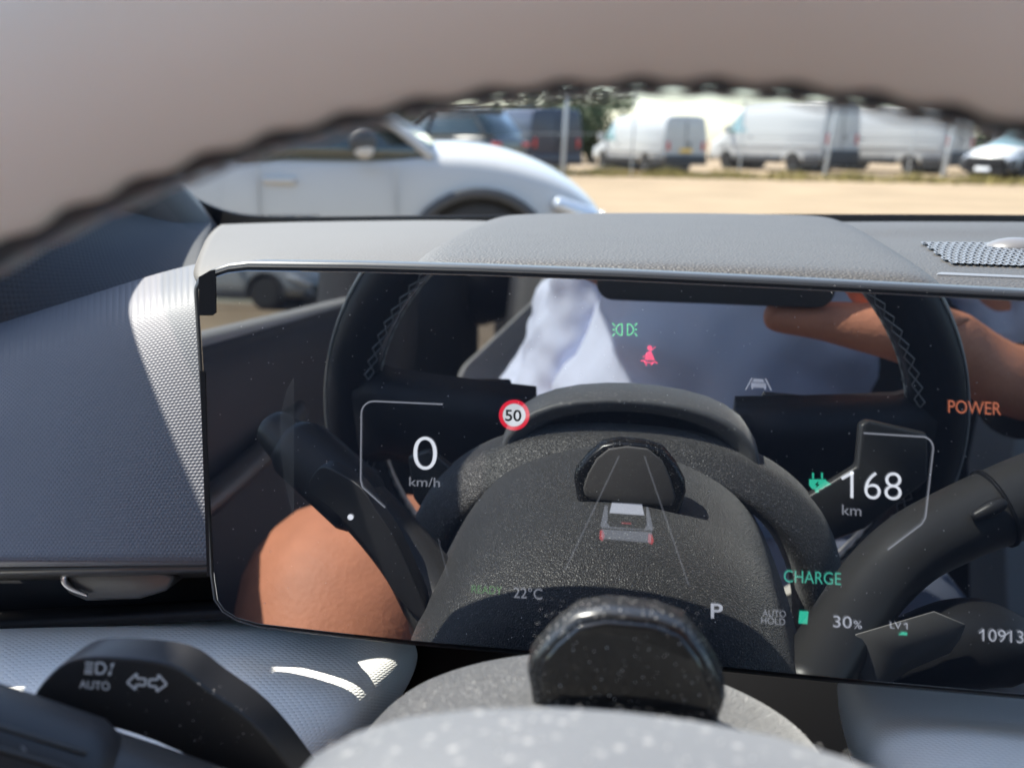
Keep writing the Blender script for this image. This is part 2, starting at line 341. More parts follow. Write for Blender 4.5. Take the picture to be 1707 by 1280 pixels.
def cut_arches(o, xs, r, hw):
    for x in xs:
        c = loft('arch_cutter', [ring_pts((x, -hw-.3, r*.97), r*1.16, 32), ring_pts((x, hw+.3, r*.97), r*1.16, 32)], None, None)
        b = o.modifiers.new('arch', 'BOOLEAN'); b.operation = 'DIFFERENCE'; b.object = c; b.solver = 'EXACT'
        dg = bpy.context.evaluated_depsgraph_get(); me = bpy.data.meshes.new_from_object(o.evaluated_get(dg))
        o.modifiers.clear(); o.data = me; bpy.data.objects.remove(c)
    for p in o.data.polygons: p.use_smooth = True
    e = o.modifiers.new('edge', 'EDGE_SPLIT'); e.split_angle = R_(38)
def van(name, label, group, paint, L, Wd, H, hood=0.0, bumper='trim'):
    t = thing(name, label, 'van', group=group); hw = Wd/2; f = L/2
    st = [station(-f, hw*.97, .42, H-.02, .86), station(-f+.06, hw, .36, H, .88), station(-f*.3, hw, .32, H+.02, .88), station(f*.30, hw, .32, H, .88), station(f*.42, hw, .32, H-.10, .86),
          station(f*.66, hw, .32, H*.60, .9), station(f*.80, hw*.98, .32, H*.50, .92), station(f*.95, hw*.93, .32, H*.43, .92), station(f, hw*.8, .36, H*.34, .92)]
    b = loft('body', st, MT[paint], t); r = .34 if H > 2 else .31
    mods(b, bevel=.02); cut_arches(b, (-f*.54, f*.62), r, hw)
    loft('wheel_well', [ring_pts((-f*.54, -hw+.25, r*.97), r*1.12), ring_pts((-f*.54, hw-.25, r*.97), r*1.12)], MT['deep'], t)
    loft('wheel_well', [ring_pts((f*.62, -hw+.25, r*.97), r*1.12), ring_pts((f*.62, hw-.25, r*.97), r*1.12)], MT['deep'], t)
    for x in (-f*.54, f*.62):
        for s in (1, -1): wheel(t, x, s*(hw-.13), r, side=s)
    for s in (1, -1):             # the sides: cab window, mouldings, door seams
        def sp(x, z):
            k = (z-.32)/(H-.32); y = hw*(1-.14*max(0, (k-.4)/.6)); return Vector((x, s*(y+.004), z))
        zb = H*.56
        slab('cab_window', [sp(f*.27, zb), sp(f*.62, zb*.98), sp(f*.60, zb*1.04), sp(f*.43, H*.84), sp(f*.27, H*.85)], (0, s*.006, 0), MT['tealglass'], t, smooth=False)
        slab('rub_strip', [sp(-f*.95, H*.36), sp(f*.8, H*.36), sp(f*.8, H*.40), sp(-f*.95, H*.40)], (0, s*.018, 0), MT[paint], t, bevel=.006)
        slab('panel_press', [sp(-f*.9, H*.56), sp(f*.2, H*.56), sp(f*.2, H*.585), sp(-f*.9, H*.585)], (0, s*.012, 0), MT[paint], t, bevel=.005)
        slab('sill', [sp(-f*.36, .31), sp(f*.46, .31), sp(f*.46, .31+H*.1), sp(-f*.36, .31+H*.1)], (0, s*.02, 0), MT['trim'], t, bevel=.006)
        slab('sill', [sp(-f*.99, .31), sp(-f*.72, .31), sp(-f*.72, .3+H*.13), sp(-f*.99, .3+H*.13)], (0, s*.02, 0), MT['trim'], t, bevel=.006)
        for x in (f*.24, -f*.12, f*.66): slab('door_seam', [sp(x, .5), sp(x+.02, .5), sp(x+.02, H*.86 if x < f*.5 else H*.5), sp(x, H*.86 if x < f*.5 else H*.5)], (0, s*.002, 0), MT['deep'], t, smooth=False)
        box('door_handle', sp(f*.2, H*.5)+Vector((0, s*.01, 0)), (.16, .03, .035), MT['trim'], t, bevel=.008)
        mk = box('side_mirror', sp(f*.60, zb)+Vector((0, s*.14, .1)), (.12, .2, .28), MT[paint], t, bevel=.03)
        yy = s*hw*.9
        box('tail_light', (-f-.012, s*hw*.80, H*.48), (.05, .10, H*.15), MT['red'], t, bevel=.012)
    box('rear_bumper', (-f-.03, 0, .44+(.13 if H > 2.2 else 0)), (.16, Wd*.94, .26+(.26 if H > 2.2 else .06)), MT[bumper], t, bevel=.03)
    box('door_gap', (-f-.014, 0, H*.55), (.01, .02, H*.72), MT['deep'], t)
    if H < 1.9: box('number_plate', (-f-.024, 0, H*.40), (.015, .52, .12), MT['plate'], t, bevel=.003)
    box('rear_handle', (-f-.03, -hw*.15, H*.5), (.03, .05, .2), MT['trim'], t, bevel=.008)
    slab('windscreen', [Vector((f*.44, hw*.74, H*.9)), Vector((f*.44, -hw*.74, H*.9)), Vector((f*.665, -hw*.82, H*.63)), Vector((f*.665, hw*.82, H*.63))], (.02, 0, .012), MT['carglass'], t, smooth=False)
    box('front_bumper', (f-.05, 0, .45), (.25, Wd*.84, .3), MT['trim'], t, bevel=.05)
    for s in (1, -1): box('headlamp', (f*.95, s*hw*.72, H*.38), (.14, .25, .16), MT['lampm'], t, bevel=.03)
    return t
def car(name, label, group, paint, L=4.3, Wd=1.84, belt=1.0, H=1.56, r=.35, clad='trim'):
    t = thing(name, label, 'car', group=group); hw = Wd/2; f = L/2; fx = f-.86; rx = fx-2.66
    st = [station(-f, hw*.82, .45, belt*.9, .9), station(-f+.15, hw*.95, .3, belt*1.02, .93), station(rx, hw, .24, belt*1.03, .95), station(0, hw, .22, belt*1.0, .95), station(f*.34, hw, .22, belt*1.0, .95, .10, .05),
          station(f*.55, hw, .24, belt*1.03, .94, .11, .06), station(f*.74, hw*.98, .26, belt*.95, .93, .10, .06), station(f*.88, hw*.9, .26, belt*.83, .92, .09, .05), station(f*.97, hw*.76, .3, belt*.68, .92, .06, .04), station(f, hw*.66, .36, belt*.60, .9, .05, .02)]
    b = loft('body', st, MT[paint], t); mods(b, sub=2)
    dg = bpy.context.evaluated_depsgraph_get(); me = bpy.data.meshes.new_from_object(b.evaluated_get(dg)); b.modifiers.clear(); b.data = me
    cut_arches(b, (fx, rx), r, hw)
    for x in (fx, rx):
        loft('wheel_well', [ring_pts((x, -hw+.22, r), r*1.13), ring_pts((x, hw-.22, r), r*1.13)], MT['deep'], t)
        for s in (1, -1):
            wheel(t, x, s*(hw-.13), r, side=s)
            q = hw*.985
            a0 = [Vector((x+r*1.13*math.cos(a), s*q, r*.97+r*1.13*math.sin(a))) for a in np.linspace(-.15, math.pi+.15, 22)]
            a1 = [Vector((x+r*1.30*math.cos(a), s*q, r*.97+r*1.30*math.sin(a))) for a in np.linspace(-.15, math.pi+.15, 22)]
            loft('arch_trim', [a0, a1, [p+Vector((0, s*.035, 0)) for p in a1], [p+Vector((0, s*.035, 0)) for p in a0], a0], MT[clad], t, caps=False, closed=False)
    def gs(x, hb, ht, zt):
        P = [(0, belt-.05), (hb, belt-.05), (hb*.99, belt+.04), (ht, zt-.06), (ht*.86, zt), (0, zt+.02)]
        return [Vector((x, y, z)) for y, z in P]+[Vector((x, -y, z)) for y, z in P[-2:0:-1]]
    xw = f*.44
    loft('cabin_glass', [gs(-f*.93, hw*.8, hw*.7, belt+.06), gs(-f*.72, hw*.86, hw*.7, H-.10), gs(-f*.35, hw*.92, hw*.74, H-.02), gs(f*.02, hw*.92, hw*.74, H-.01), gs(xw-.34, hw*.92, hw*.78, belt+.24), gs(xw, hw*.88, hw*.82, belt+.02)], MT['carglass'], t)
    slab('windscreen', [Vector((xw+.02, hw*.84, belt+.03)), Vector((xw+.02, -hw*.84, belt+.03)), Vector((f*.06, -hw*.68, H-.06)), Vector((f*.06, hw*.68, H-.06))], (.02, 0, .02), MT['tealglass'], t, smooth=False)  # teal base colour stands in for the bright reflection on this windscreen
    rf = [[Vector((x, y*ww, z+.012*(1-y*y))) for y in (-1, -.6, 0, .6, 1)] for x, ww, z in ((-f*.74, hw*.7, H-.08), (-f*.35, hw*.74, H), (f*.02, hw*.74, H+.01), (f*.10, hw*.75, H-.035))]
    patch('roof', rf, MT[paint], t, solid=.04, sub=1)
    for s in (1, -1):
        tube('pillar', [Vector((xw+.03, s*hw*.88, belt-.02)), Vector((xw-.34, s*hw*.79, belt+.25)), Vector((f*.02, s*hw*.75, H-.02))], .035, MT[paint], t, seg=8, sm=4)
        tube('pillar', [Vector((-f*.02, s*hw*.93, belt)), Vector((-f*.05, s*hw*.76, H-.03))], .03, MT['deep'], t, seg=8, sm=3)
        tube('pillar', [Vector((-f*.86, s*hw*.85, belt)), Vector((-f*.62, s*hw*.74, H-.06))], .06, MT[paint], t, seg=8, sm=3)
        mb = tube('side_mirror', [Vector((xw-.40, s*(hw+.02), belt+.05)), Vector((xw-.36, s*(hw+.19), belt+.07))], [.06, .085], MT['trim'], t, seg=14, sm=4, squash=1.0)
        tube('mirror_cap', [Vector((xw-.38, s*(hw+.10), belt+.015)), Vector((xw-.35, s*(hw+.2), belt+.02))], [.05, .06], MT[paint], mb, seg=12, sm=3)
        for x in (xw-.12-.06, -f*.04):
            box('door_seam', (x, s*(hw*.994), belt*.66), (.005, .02, belt*.56), MT['post'], t)
        box('door_handle', (f*.02, s*(hw*.985), belt*.83), (.2, .04, .035), MT[paint], t, bevel=.01)
        slab('sill', [Vector((rx+.4, s*hw*.97, .2)), Vector((fx-.42, s*hw*.97, .2)), Vector((fx-.42, s*hw*.99, .36)), Vector((rx+.4, s*hw*.99, .36))], (0, s*.03, 0), MT[clad], t, bevel=.01)
        tube('headlamp', [Vector((f*.83, s*hw*.92, belt*.72)), Vector((f*.93, s*hw*.84, belt*.63)), Vector((f*.995, s*hw*.60, belt*.56))], [.045, .07, .05], MT['lampm'], t, seg=10, sm=4)
        box('tail_light', (-f+.04, s*hw*.74, belt*.82), (.1, .35, .1), MT['red'], t, bevel=.02)
        tube('fog_lamp', [Vector((f*.985, s*hw*.62, .42)), Vector((f*1.0, s*hw*.5, .42))], .04, MT['lampm'], t, seg=8, sm=2)
    box('grille', (f-.0, 0, belt*.47), (.06, Wd*.56, .17), MT['deep'], t, bevel=.02)
    box('bumper', (f-.05, 0, .33), (.16, Wd*.74, .18), MT[clad], t, bevel=.05)
    loft('badge', [ring_pts((f+.035, 0, belt*.57), .06, 16, Vector((0, 1, 0))), ring_pts((f+.05, 0, belt*.57), .05, 16, Vector((0, 1, 0)))], MT['silver'], t)
    if L > 4.45:
        box('front_fascia', (f-.02, 0, belt*.50), (.16, Wd*.74, belt*.36), MT['deep'], t, bevel=.05)
        for s in (1, -1): box('front_fascia', (f-.20, s*hw*.80, belt*.46), (.30, .34, belt*.34), MT['trim'], t, bevel=.05)
        box('number_plate', (f+.07, 0, belt*.34), (.015, .52, .11), MT['print_'], t, bevel=.003)
    box('number_plate', (-f-.01, 0, belt*.6), (.02, .52, .11), MT['plate'], t, bevel=.003)
    return t
def heading(th): return (-math.cos(R_(th)), math.sin(R_(th)))
def put_rear(t, L, Wd, th, px, py):
    """stand a vehicle so that its rear right corner meets the ground at that spot"""
    h = heading(th); gp = G(px, py); rt = Vector((h[1], -h[0], 0)); fw = Vector((h[0], h[1], 0))
    place(t, gp+fw*(L/2)-rt*(Wd/2), h)
VG = 'vans parked behind the fence'
t1 = van('tall_white_van', 'tall white panel van second from the right, a green vest behind its cab window', VG, 'white', 5.9, 2.05, 2.55)
put_rear(t1, 5.9, 2.05, 50, 1428, 289)
t2 = copy_tree(t1); t2['label'] = 'tall white panel van at the right end of the row, beside the thick leaning post'
put_rear(t2, 5.9, 2.05, 48, 1618, 291)
vst = emesh('vest', *(lambda b: (b[0], b[1]))(boxgeo((5.9/2*.36, 2.05/2*.93, 2.55*.66), .22, .03, .22)), MT['hivis'], t1, False)
t3 = van('small_white_van', 'small white van with a yellow rear number plate, between the navy and the tall vans', VG, 'white', 4.9, 1.8, 1.88)
put_rear(t3, 4.9, 1.8, 57, 1176, 289)
t4 = van('navy_van', 'dark navy van left of the small white van', VG, 'navy', 4.9, 1.95, 1.98, bumper='navy')
put_rear(t4, 4.9, 1.95, 55, 970, 290)
t5 = car('off_roader', 'dark boxy off-roader behind the bonnet of the pearl white car', None, 'darkgrey', 4.4, 1.85, 1.15, 1.88)
place(t5, G(742, 297), (-.9, .43, 0))
t6 = car('white_suv', 'white crossover with black grille and bumper at the right edge of the car park', None, 'white', 4.5, 1.88, 1.1, 1.68)
gp = G(1690, 301); place(t6, gp+Vector((.45, .3, 0)), (-.80, -.60))
t7 = car('pearl_white_car', 'pearl white hatchback parked close by on the left, nose to the right', None, 'pearl', 4.3, 1.84, 1.08, 1.58, .385)
gw = G(800, 400); q = Vector((gw.x-EYE.x, gw.y-EYE.y, 0)).normalized()*6.0
hd = Vector((.985, .17, 0)).normalized(); lf = Vector((-hd.y, hd.x, 0))
place(t7, Vector((EYE.x+q.x, EYE.y+q.y, 0))-hd*(4.3/2-.86)+lf*(1.84/2), (hd.x, hd.y))
t8 = car('dimmed_saloon', 'white car on the bank, its paint darkened to look dim, mirrored small at the upper left of the display', None, 'dimwhite', 4.3, 1.8, 1.0, 1.5)
place(t8, (-8.6, -19.0, .95), (1.0, .15))
# ---- fence
ft = thing('fence', 'wire fence of pale steel posts standing before the row of vans', 'fence', G(1230, 293))
FP = [(940, 293, 2.45, .05), (1052, 293, 2.6, .02), (1228, 293, 2.4, .03), (1368, 293, 2.5, .15), (1505, 294, 2.4, .03), (1562, 295, 2.5, .18), (1637, 295, 2.4, .02)]
tops = []
for px, py, h, ln in FP:
    p = G(px, py)+Vector((0, -.6, 0)); r = .055 if px in (1368, 1562, 940) else .028
    if px == 1562: r = .08
    q = p+Vector((ln*h*.6, 0, h)); tube('post', [p-Vector((0, 0, .05)), q], r, MT['post'], ft, seg=10, sm=1); tops.append((p, q))
tops = [(tops[0][0]+Vector((-4, 0, 0)), tops[0][1]+Vector((-4, 0, 0)))]+tops+[(tops[-1][0]+Vector((6, 0, 0)), tops[-1][1]+Vector((6, 0, 0)))]
for k in (.12, .5, .95):
    tube('wire', [a+(b-a)*k+Vector((0, -.03, 0)) for a, b in tops], .006, MT['post'], ft, seg=5, sm=1, up=Vector((0, 1, 0)))
# ---- trees and a pale building beyond
def tree(px, dist, h, wd, label, sd):
    rn = random.Random(sd); p = G(px, 300); q = Vector((p.x, p.y, 0)).normalized()*dist
    t = thing('tree', label, 'tree', q, 'trees beyond the vans')
    tube('trunk', [q, q+Vector((.1, 0, h*.35)), q+Vector((-.1, .1, h*.7))], [.22, .16, .06], MT['bark'], t, seg=8, sm=3)
    for k in range(4):
        a = rn.uniform(0, 6.28); tube('limb', [q+Vector((0, 0, h*(.25+.1*k))), q+Vector((math.cos(a)*wd*.3, math.sin(a)*wd*.3, h*(.5+.1*k)))], [.08, .03], MT['bark'], t, seg=6, sm=2)
    vs, fs = [], []
    for c in range(34):
        a = rn.uniform(0, 6.28); rr = wd*.5*math.sqrt(rn.random()); z = h*(.16+.78*rn.random()); rr *= 1.15-abs(z/h-.55)
        cc = q+Vector((math.cos(a)*rr, math.sin(a)*rr, z)); cr = rn.uniform(.45, .85)*wd*.22
        for l in range(90):
            d = Vector((rn.gauss(0, 1), rn.gauss(0, 1), rn.gauss(0, .8))).normalized()*cr*rn.random()**.4
            e1 = Vector((rn.gauss(0, 1), rn.gauss(0, 1), rn.gauss(0, 1))).normalized()*.13; e2 = e1.orthogonal().normalized()*.09
            b = len(vs); vs += [cc+d-e1, cc+d+e2, cc+d+e1, cc+d-e2]; fs.append((b, b+1, b+2, b+3))
    emesh('crown', vs, fs, MT['leaf'], t, False)
for i, (px, ds, h, wd, lb) in enumerate([(850, 48, 3.7, 3.4, 'green tree just left above the navy van'), (985, 44, 3.1, 4.2, 'dark tree between the navy van and the small white van'), (640, 46, 4.4, 5, 'broad tree behind the off-roader'),
        (1660, 45, 3.0, 4.4, 'bushy tree behind the white crossover'), (1740, 50, 3.6, 5.0, 'wide tree at the right edge beyond the crossover'), (520, 50, 5, 6, 'large tree at the left behind the pearl white car')]):
    tree(px, ds, h, wd, lb, 11+i)
bt = thing('pale_building', 'low pale flat-roofed building far off between the off-roader and the navy van', 'building', G(820, 240))
q = Vector((G(815, 260).x, G(815, 260).y, 0)).normalized()*75; bt.location = q
box('wall', q+Vector((0, 0, 1.6)), (9, 6, 3.2), MT['render_'], bt); box('roof', q+Vector((0, 0, 3.28)), (9.4, 6.4, .16), MT['trim'], bt)
for k in range(4): box('window', q+Vector((-3.2+k*2.1, -3.01, 1.8)), (1.1, .05, 1.0), MT['carglass'], bt)
# trees behind the car (seen only in the display)
for i, (x, y, h) in enumerate([(-14, -40, 6), (-22, -42, 7), (-30, -44, 7)]):
    rn = random.Random(40+i); t = thing('tree', ['tree mirrored dim above the white car at the top left of the display', 'second tree along the bank, mirrored at the left edge of the display', 'last tree of the bank, beyond the left edge of the display'][i], 'tree', (x, y, .95), 'trees on the bank')
    tube('trunk', [Vector((x, y, .9)), Vector((x, y, h*.6))], [.25, .1], MT['bark'], t, seg=8, sm=2); vs, fs = [], []
    for l in range(1500):
        d = Vector((rn.gauss(0, 1.6), rn.gauss(0, 1.6), rn.gauss(0, h*.2))); cc = Vector((x, y, h*.65))+d; e1 = Vector((rn.gauss(0, 1), rn.gauss(0, 1), rn.gauss(0, 1))).normalized()*.3; e2 = e1.orthogonal().normalized()*.2
        b = len(vs); vs += [cc-e1, cc+e2, cc+e1, cc-e2]; fs.append((b, b+1, b+2, b+3))
    emesh('crown', vs, fs, MT['leaf'], t, False)

# ------------------------------------------------------------------ the car we sit in: shell
shell = thing('car_interior', 'grey roof, windscreen pillars and side trim of the car around the driver', 'car interior', (0, 0, .5))
# (u, v, w) of the left pillar from the dash corner up to the roof
PIL = [(-.340, -.075, -.41), (-.364, .02, -.29), (-.372, .12, -.13), (-.362, .24, .06), (-.325, .42, .32)]
def mirx(p): return (1.12-p[0], p[1], p[2])         # the car's centre line is at u = 0.37... right pillar mirrors about it
CLU = .37
def right(p): return (2*CLU-p[0], p[1], p[2])
tube('roof_pillar', [F(*p) for p in PIL], [.056, .05, .04, .042, .045], MT['cabin'], shell, seg=12, sm=5)
tube('roof_pillar', [F(*right(p)) for p in PIL], [.045, .042, .04, .042, .045], MT['cabin'], shell, seg=12, sm=5)
rg = []
for w_, v_ in ((.28, .43), (.5, .485), (.9, .51), (1.4, .49), (1.9, .42)):
    rg.append([F(CLU+k*.70, v_-(.03 if abs(k) > .9 else 0)-.0*k, w_) for k in (-1, -.9, -.5, 0, .5, .9, 1)])
patch('roof_lining', rg, MT['lining'], shell, solid=.03, sub=1)
for f_ in (lambda p: p, right):
    tube('roof_rail', [F(*f_((-.32, .41, .30))), F(*f_((-.33, .46, .6))), F(*f_((-.33, .48, 1.1))), F(*f_((-.32, .45, 1.6))), F(*f_((-.3, .33, 1.95)))], .04, MT['lining'], shell, seg=10, sm=4)
    tube('centre_pillar', [F(*f_((-.37, -.2, .98))), F(*f_((-.36, .0, 1.0))), F(*f_((-.34, .25, 1.02))), F(*f_((-.325, .46, 1.05)))], [.075, .07, .06, .055], MT['cabin'], shell, seg=10, sm=4)
    tube('rear_pillar', [F(*f_((-.36, -.15, 1.75))), F(*f_((-.33, .15, 1.85))), F(*f_((-.3, .36, 1.9)))], [.12, .11, .09], MT['cabin'], shell, seg=10, sm=4)
box('floor_pan', F(CLU, -.86, .8), (1.5, 2.6, .05), MT['cabin'], shell)
box('front_bulkhead', F(CLU, -.5, -.42), (1.5, .05, .72), MT['cabin'], shell)
box('tailgate', F(CLU, -.35, 2.0), (1.4, .08, .8), MT['cabin'], shell)
rs = slab('rear_seat', [F(-.25, -.75, 1.45), F(-.25, -.3, 1.45), F(-.25, .05, 1.7), F(-.25, .05, 1.85), F(-.25, -.75, 1.75)], (1.25, 0, 0), MT['cabin'], shell, bevel=.04)
# ---- pillar trim with its woven cover (left, the one in the photograph)
pgr = []
for pts in ([(352, 372, -.365), (300, 345, -.355), (233, 298, -.335), (150, 222, -.305), (40, 125, -.27)],
            [(352, 384, -.345), (285, 365, -.325), (205, 325, -.30), (110, 255, -.265), (-10, 165, -.225)],
            [(345, 402, -.30), (255, 400, -.265), (160, 375, -.225), (50, 320, -.185), (-80, 240, -.15)],
            [(338, 432, -.245), (230, 452, -.220), (120, 450, -.19), (0, 420, -.165), (-140, 350, -.15)],
            [(334, 468, -.20), (220, 510, -.18), (100, 545, -.165), (-30, 580, -.15), (-200, 600, -.145)],
            [(330, 500, -.185), (210, 550, -.17), (90, 590, -.16), (-50, 640, -.15), (-240, 700, -.145)]):
    pgr.append([S(*p) for p in pts])
patch('pillar_trim', pgr, MT['pillar'], shell, solid=.004, sub=3)
# ---- windscreen
ws = thing('windscreen', 'clear raked windscreen with a black dotted border above the dashboard', 'windscreen', F(CLU, -.06, -.4))
base = [(-.32, -.062, -.37), (-.1, -.066, -.42), (.37, -.07, -.46), (.84, -.066, -.42), (1.06, -.062, -.37)]
head = [(-.31, .42, .30), (-.1, .435, .28), (.37, .445, .26), (.84, .435, .28), (1.05, .42, .30)]
patch('pane', [[F(*(np.array(a)+(np.array(b)-np.array(a))*k+np.array((0, .02*math.sin(math.pi*k), -.02*math.sin(math.pi*k))))) for a, b in zip(base, head)] for k in (0, .33, .66, 1)], MT['glass'], ws, solid=0, sub=2)
inn = [(1900, 358), (1400, 357), (1000, 357), (600, 360), (455, 362), (395, 358), (345, 342), (296, 314), (243, 272), (150, 190), (60, 110)]
out = [(1900, 384), (1400, 384), (1000, 384), (600, 388), (440, 392), (360, 390), (322, 366), (278, 333), (226, 290), (135, 208), (40, 125)]
ww = [-.37, -.37, -.37, -.37, -.37, -.37, -.368, -.362, -.345, -.315, -.28]
patch('frit_border', [[S(a[0], a[1], w-.012) for a, w in zip(inn, ww)], [S((a[0]+b[0])/2, (a[1]+b[1])/2, w-.012) for a, b, w in zip(inn, out, ww)], [S(b[0], b[1], w-.012) for b, w in zip(out, ww)]], MT['fritm'], ws, solid=0.001, sub=2)
pc = []
cv = catmull([S(a[0], a[1], w-.012) for a, w in zip(inn, ww)], 30)
pl = 0; nx = 0
eu, ev = cvec((1, 0, 0)), cvec((0, -1, 0)); tz = cvec((0, 0, -1))
for i in range(1, len(cv)):
    pl += (cv[i]-cv[i-1]).length
    if i < 100: nx = pl; continue
    while pl > nx:
        d = (cv[i]-cv[i-1]).normalized(); nrm = d.cross(tz).normalized()
        if nrm.z < 0: nrm = -nrm
        for row, rr in ((.0006, .00055), (.0018, .0004)):
            c = cv[i]+nrm*row
            pc.append(([c+eu*(rr*math.cos(a))+ev*(rr*math.sin(a)) for a in (k*math.pi/4 for k in range(8))], [tuple(range(8))]))
        nx += .0016
o = joined('frit_dots', pc, MT['fritm'], ws, smooth=False); o['kind'] = 'stuff'
# ---- doors
def door(fm, name, lab):
    t = thing(name, lab, 'car door', F(*fm((-.4, -.8, .3))))
    gr = []
    for v_, uu in ((-.112, -.380), (-.122, -.362), (-.15, -.355), (-.26, -.365), (-.31, -.335), (-.34, -.335), (-.37, -.365), (-.6, -.375), (-.85, -.385)):
        gr.append([F(*fm((uu, v_-.03*min(0, (w_-.3))*0, w_))) for w_ in (-.38, -.1, .1, .3, .5, .7, .95)])
    patch('door_lining', gr, MT['cabin'], t, solid=.02, sub=2)
    patch('window_pane', [[F(*fm((-.382, -.125, w_))) for w_ in (-.22, .2, .6, 1.0)], [F(*fm((-.375, .10, w_))) for w_ in (-.1, .25, .6, 1.0)], [F(*fm((-.34, .45, w_))) for w_ in (.36, .48, .7, 1.0)]], MT['sideglass'], t, solid=0, sub=1)
    tube('grab_handle', [F(*fm((-.352, -.255, .26))), F(*fm((-.335, -.235, .36))), F(*fm((-.335, -.215, .54))), F(*fm((-.352, -.205, .66)))], .012, MT['satin'], t, seg=10, sm=4)
    slab('shading_sail', [F(*fm((-.372, -.12, -.36))), F(*fm((-.37, .0, -.29))), F(*fm((-.366, .085, -.17))), F(*fm((-.374, -.12, .03)))], E_U*(.012 if fm((0, 0, 0))[0] == 0 else -.012), MT['cabin'], t, bevel=.003)  # unseen sail panel, added to keep sun off the far left dash
    dm_ = loft('shading_door_mirror', [[F(*fm((-.46-.10*k, -.055+(.06+.012*sz)*math.sin(a), -.09+.035*sz*math.cos(a)))) for a in (2*math.pi*q_/20 for q_ in range(20))] for k, sz in ((-.6, .35), (-.3, .8), (0.2, 1), (.9, 1), (1.25, .7), (1.35, .3))], MT['white'], t)  # unseen mirror housing, added to block sun low on the left
    tube('window_sill', [F(*fm((-.38, -.110, -.1))), F(*fm((-.375, -.112, .3))), F(*fm((-.375, -.114, .95)))], .012, MT['seat'], t, seg=8, sm=3)
    return t
door(lambda p: p, 'front_door', 'black driver door with grab handle, mirrored at the left of the display')
door(right, 'front_door', 'black passenger door on the far side of the car')
for fm, lb in ((lambda p: p, 'black rear door behind the driver'), (right, 'black rear door behind the passenger')):
    t = thing('rear_door', lb, 'car door', F(*fm((-.4, -.8, 1.4))))
    patch('door_lining', [[F(*fm((-.35, v_, w_))) for w_ in (.95, 1.3, 1.8)] for v_ in (-.08, -.3, -.85)], MT['cabin'], t, solid=.02, sub=1)
    patch('window_pane', [[F(*fm((-.345, -.08, w_))) for w_ in (1.0, 1.4, 1.8)], [F(*fm((-.325, .40, w_))) for w_ in (1.0, 1.4, 1.85)]], MT['sideglass'], t, solid=0, sub=0)

# ------------------------------------------------------------------ dashboard
dash = thing('dashboard', 'dark grained dashboard with woven light grey panels behind and below the wide display', 'dashboard', F(.2, -.2, -.1))
# woven upper panel left of the display, rolling over at the top
xs = (-160, -60, 60, 180, 290, 380, 470)
def ytop(x): return 560-(x)*.318 if x < 340 else 452-(x-340)*.05
rows = [(-14, -.150), (0, -.125), (14, -.108), (34, -.094), (70, -.082), (130, -.071), (240, -.054), (360, -.037), (480, -.020)]
gr = []
for dy, w_ in rows:
    gr.append([S(x, ytop(x)+dy*(1 if dy < 100 else (940-ytop(x))/480.), w_+.018*(1-x/330.)) for x in xs])
patch('woven_panel', gr, MT['panel'], dash, solid=.004, sub=3)
# dark shelf and air vent slot under it
sh = [[S(x, y+(0-x)*.012+6, w_-(.012 if x > 180 else 0)) for x in (-200, 0, 180, 345, 520)] for y, w_ in ((928, -.024), (938, -.012), (950, -.011), (957, -.034))]
patch('shelf_edge', sh, MT['satin'], dash, solid=.002, sub=2)
vt = slab('vent_slot', [S(-250, 948, -.05), S(600, 945, -.05), S(600, 1050, -.05), S(-250, 1075, -.05)], E_W*-.03, MT['deep'], dash)
patch('vent_lip', [[S(x, 1040-x*.055+dy, w_) for x in (-200, 0, 180, 345, 520)] for dy, w_ in ((-18, -.048), (-8, -.03), (2, -.026), (10, -.03))], MT['deep'], dash, solid=.002, sub=2)
kb = slab('vent_knob', [S(98, 968, -.022), S(108, 950, -.022), S(135, 944, -.022), S(252, 942, -.022), S(292, 962, -.022), S(278, 986, -.022), S(230, 1000, -.022), S(143, 1003, -.022), S(112, 990, -.022)], E_W*-.022, MT['satin'], vt, bevel=.0016, seg=3)
tube('chrome_arc', [S(119, 951, -.0205), S(109, 958, -.0205), S(107, 968, -.0205), S(118, 980, -.0205), S(145, 992, -.0205)], [.0007, .0012, .0013, .0012, .0006], MT['silver'], vt, seg=8, sm=5)
# woven lower pads
def pad(cols, nm='lower_pad'):
    gr = [[S(*p) for p in c] for c in zip(*cols)]
    return patch(nm, gr, MT['pad'], dash, solid=.004, sub=3)
pad([[(-260, 1058, -.045), (-260, 1072, -.02), (-260, 1120, .008), (-260, 1220, .042), (-260, 1350, .075), (-260, 1420, .075)],
     [(0, 1036, -.05), (0, 1044, -.031), (0, 1090, -.008), (0, 1190, .026), (0, 1310, .055), (0, 1400, .055)],
     [(200, 1024, -.055), (200, 1030, -.039), (200, 1080, -.015), (200, 1180, .016), (200, 1300, .042), (200, 1390, .042)],
     [(400, 1022, -.06), (400, 1034, -.043), (400, 1080, -.02), (400, 1170, .008), (400, 1285, .03), (400, 1370, .03)],
     [(560, 1040, -.06), (560, 1058, -.046), (560, 1095, -.026), (545, 1165, -.004), (505, 1265, .018), (470, 1340, .02)],
     [(650, 1058, -.06), (650, 1072, -.048), (652, 1096, -.033), (632, 1152, -.014), (548, 1260, .008), (490, 1340, .01)],
     [(680, 1066, -.064), (686, 1080, -.056), (688, 1098, -.046), (668, 1150, -.033), (570, 1262, -.015), (505, 1340, -.013)],
     [(682, 1070, -.09), (688, 1084, -.09), (690, 1100, -.09), (670, 1154, -.08), (572, 1268, -.07), (508, 1345, -.07)]])
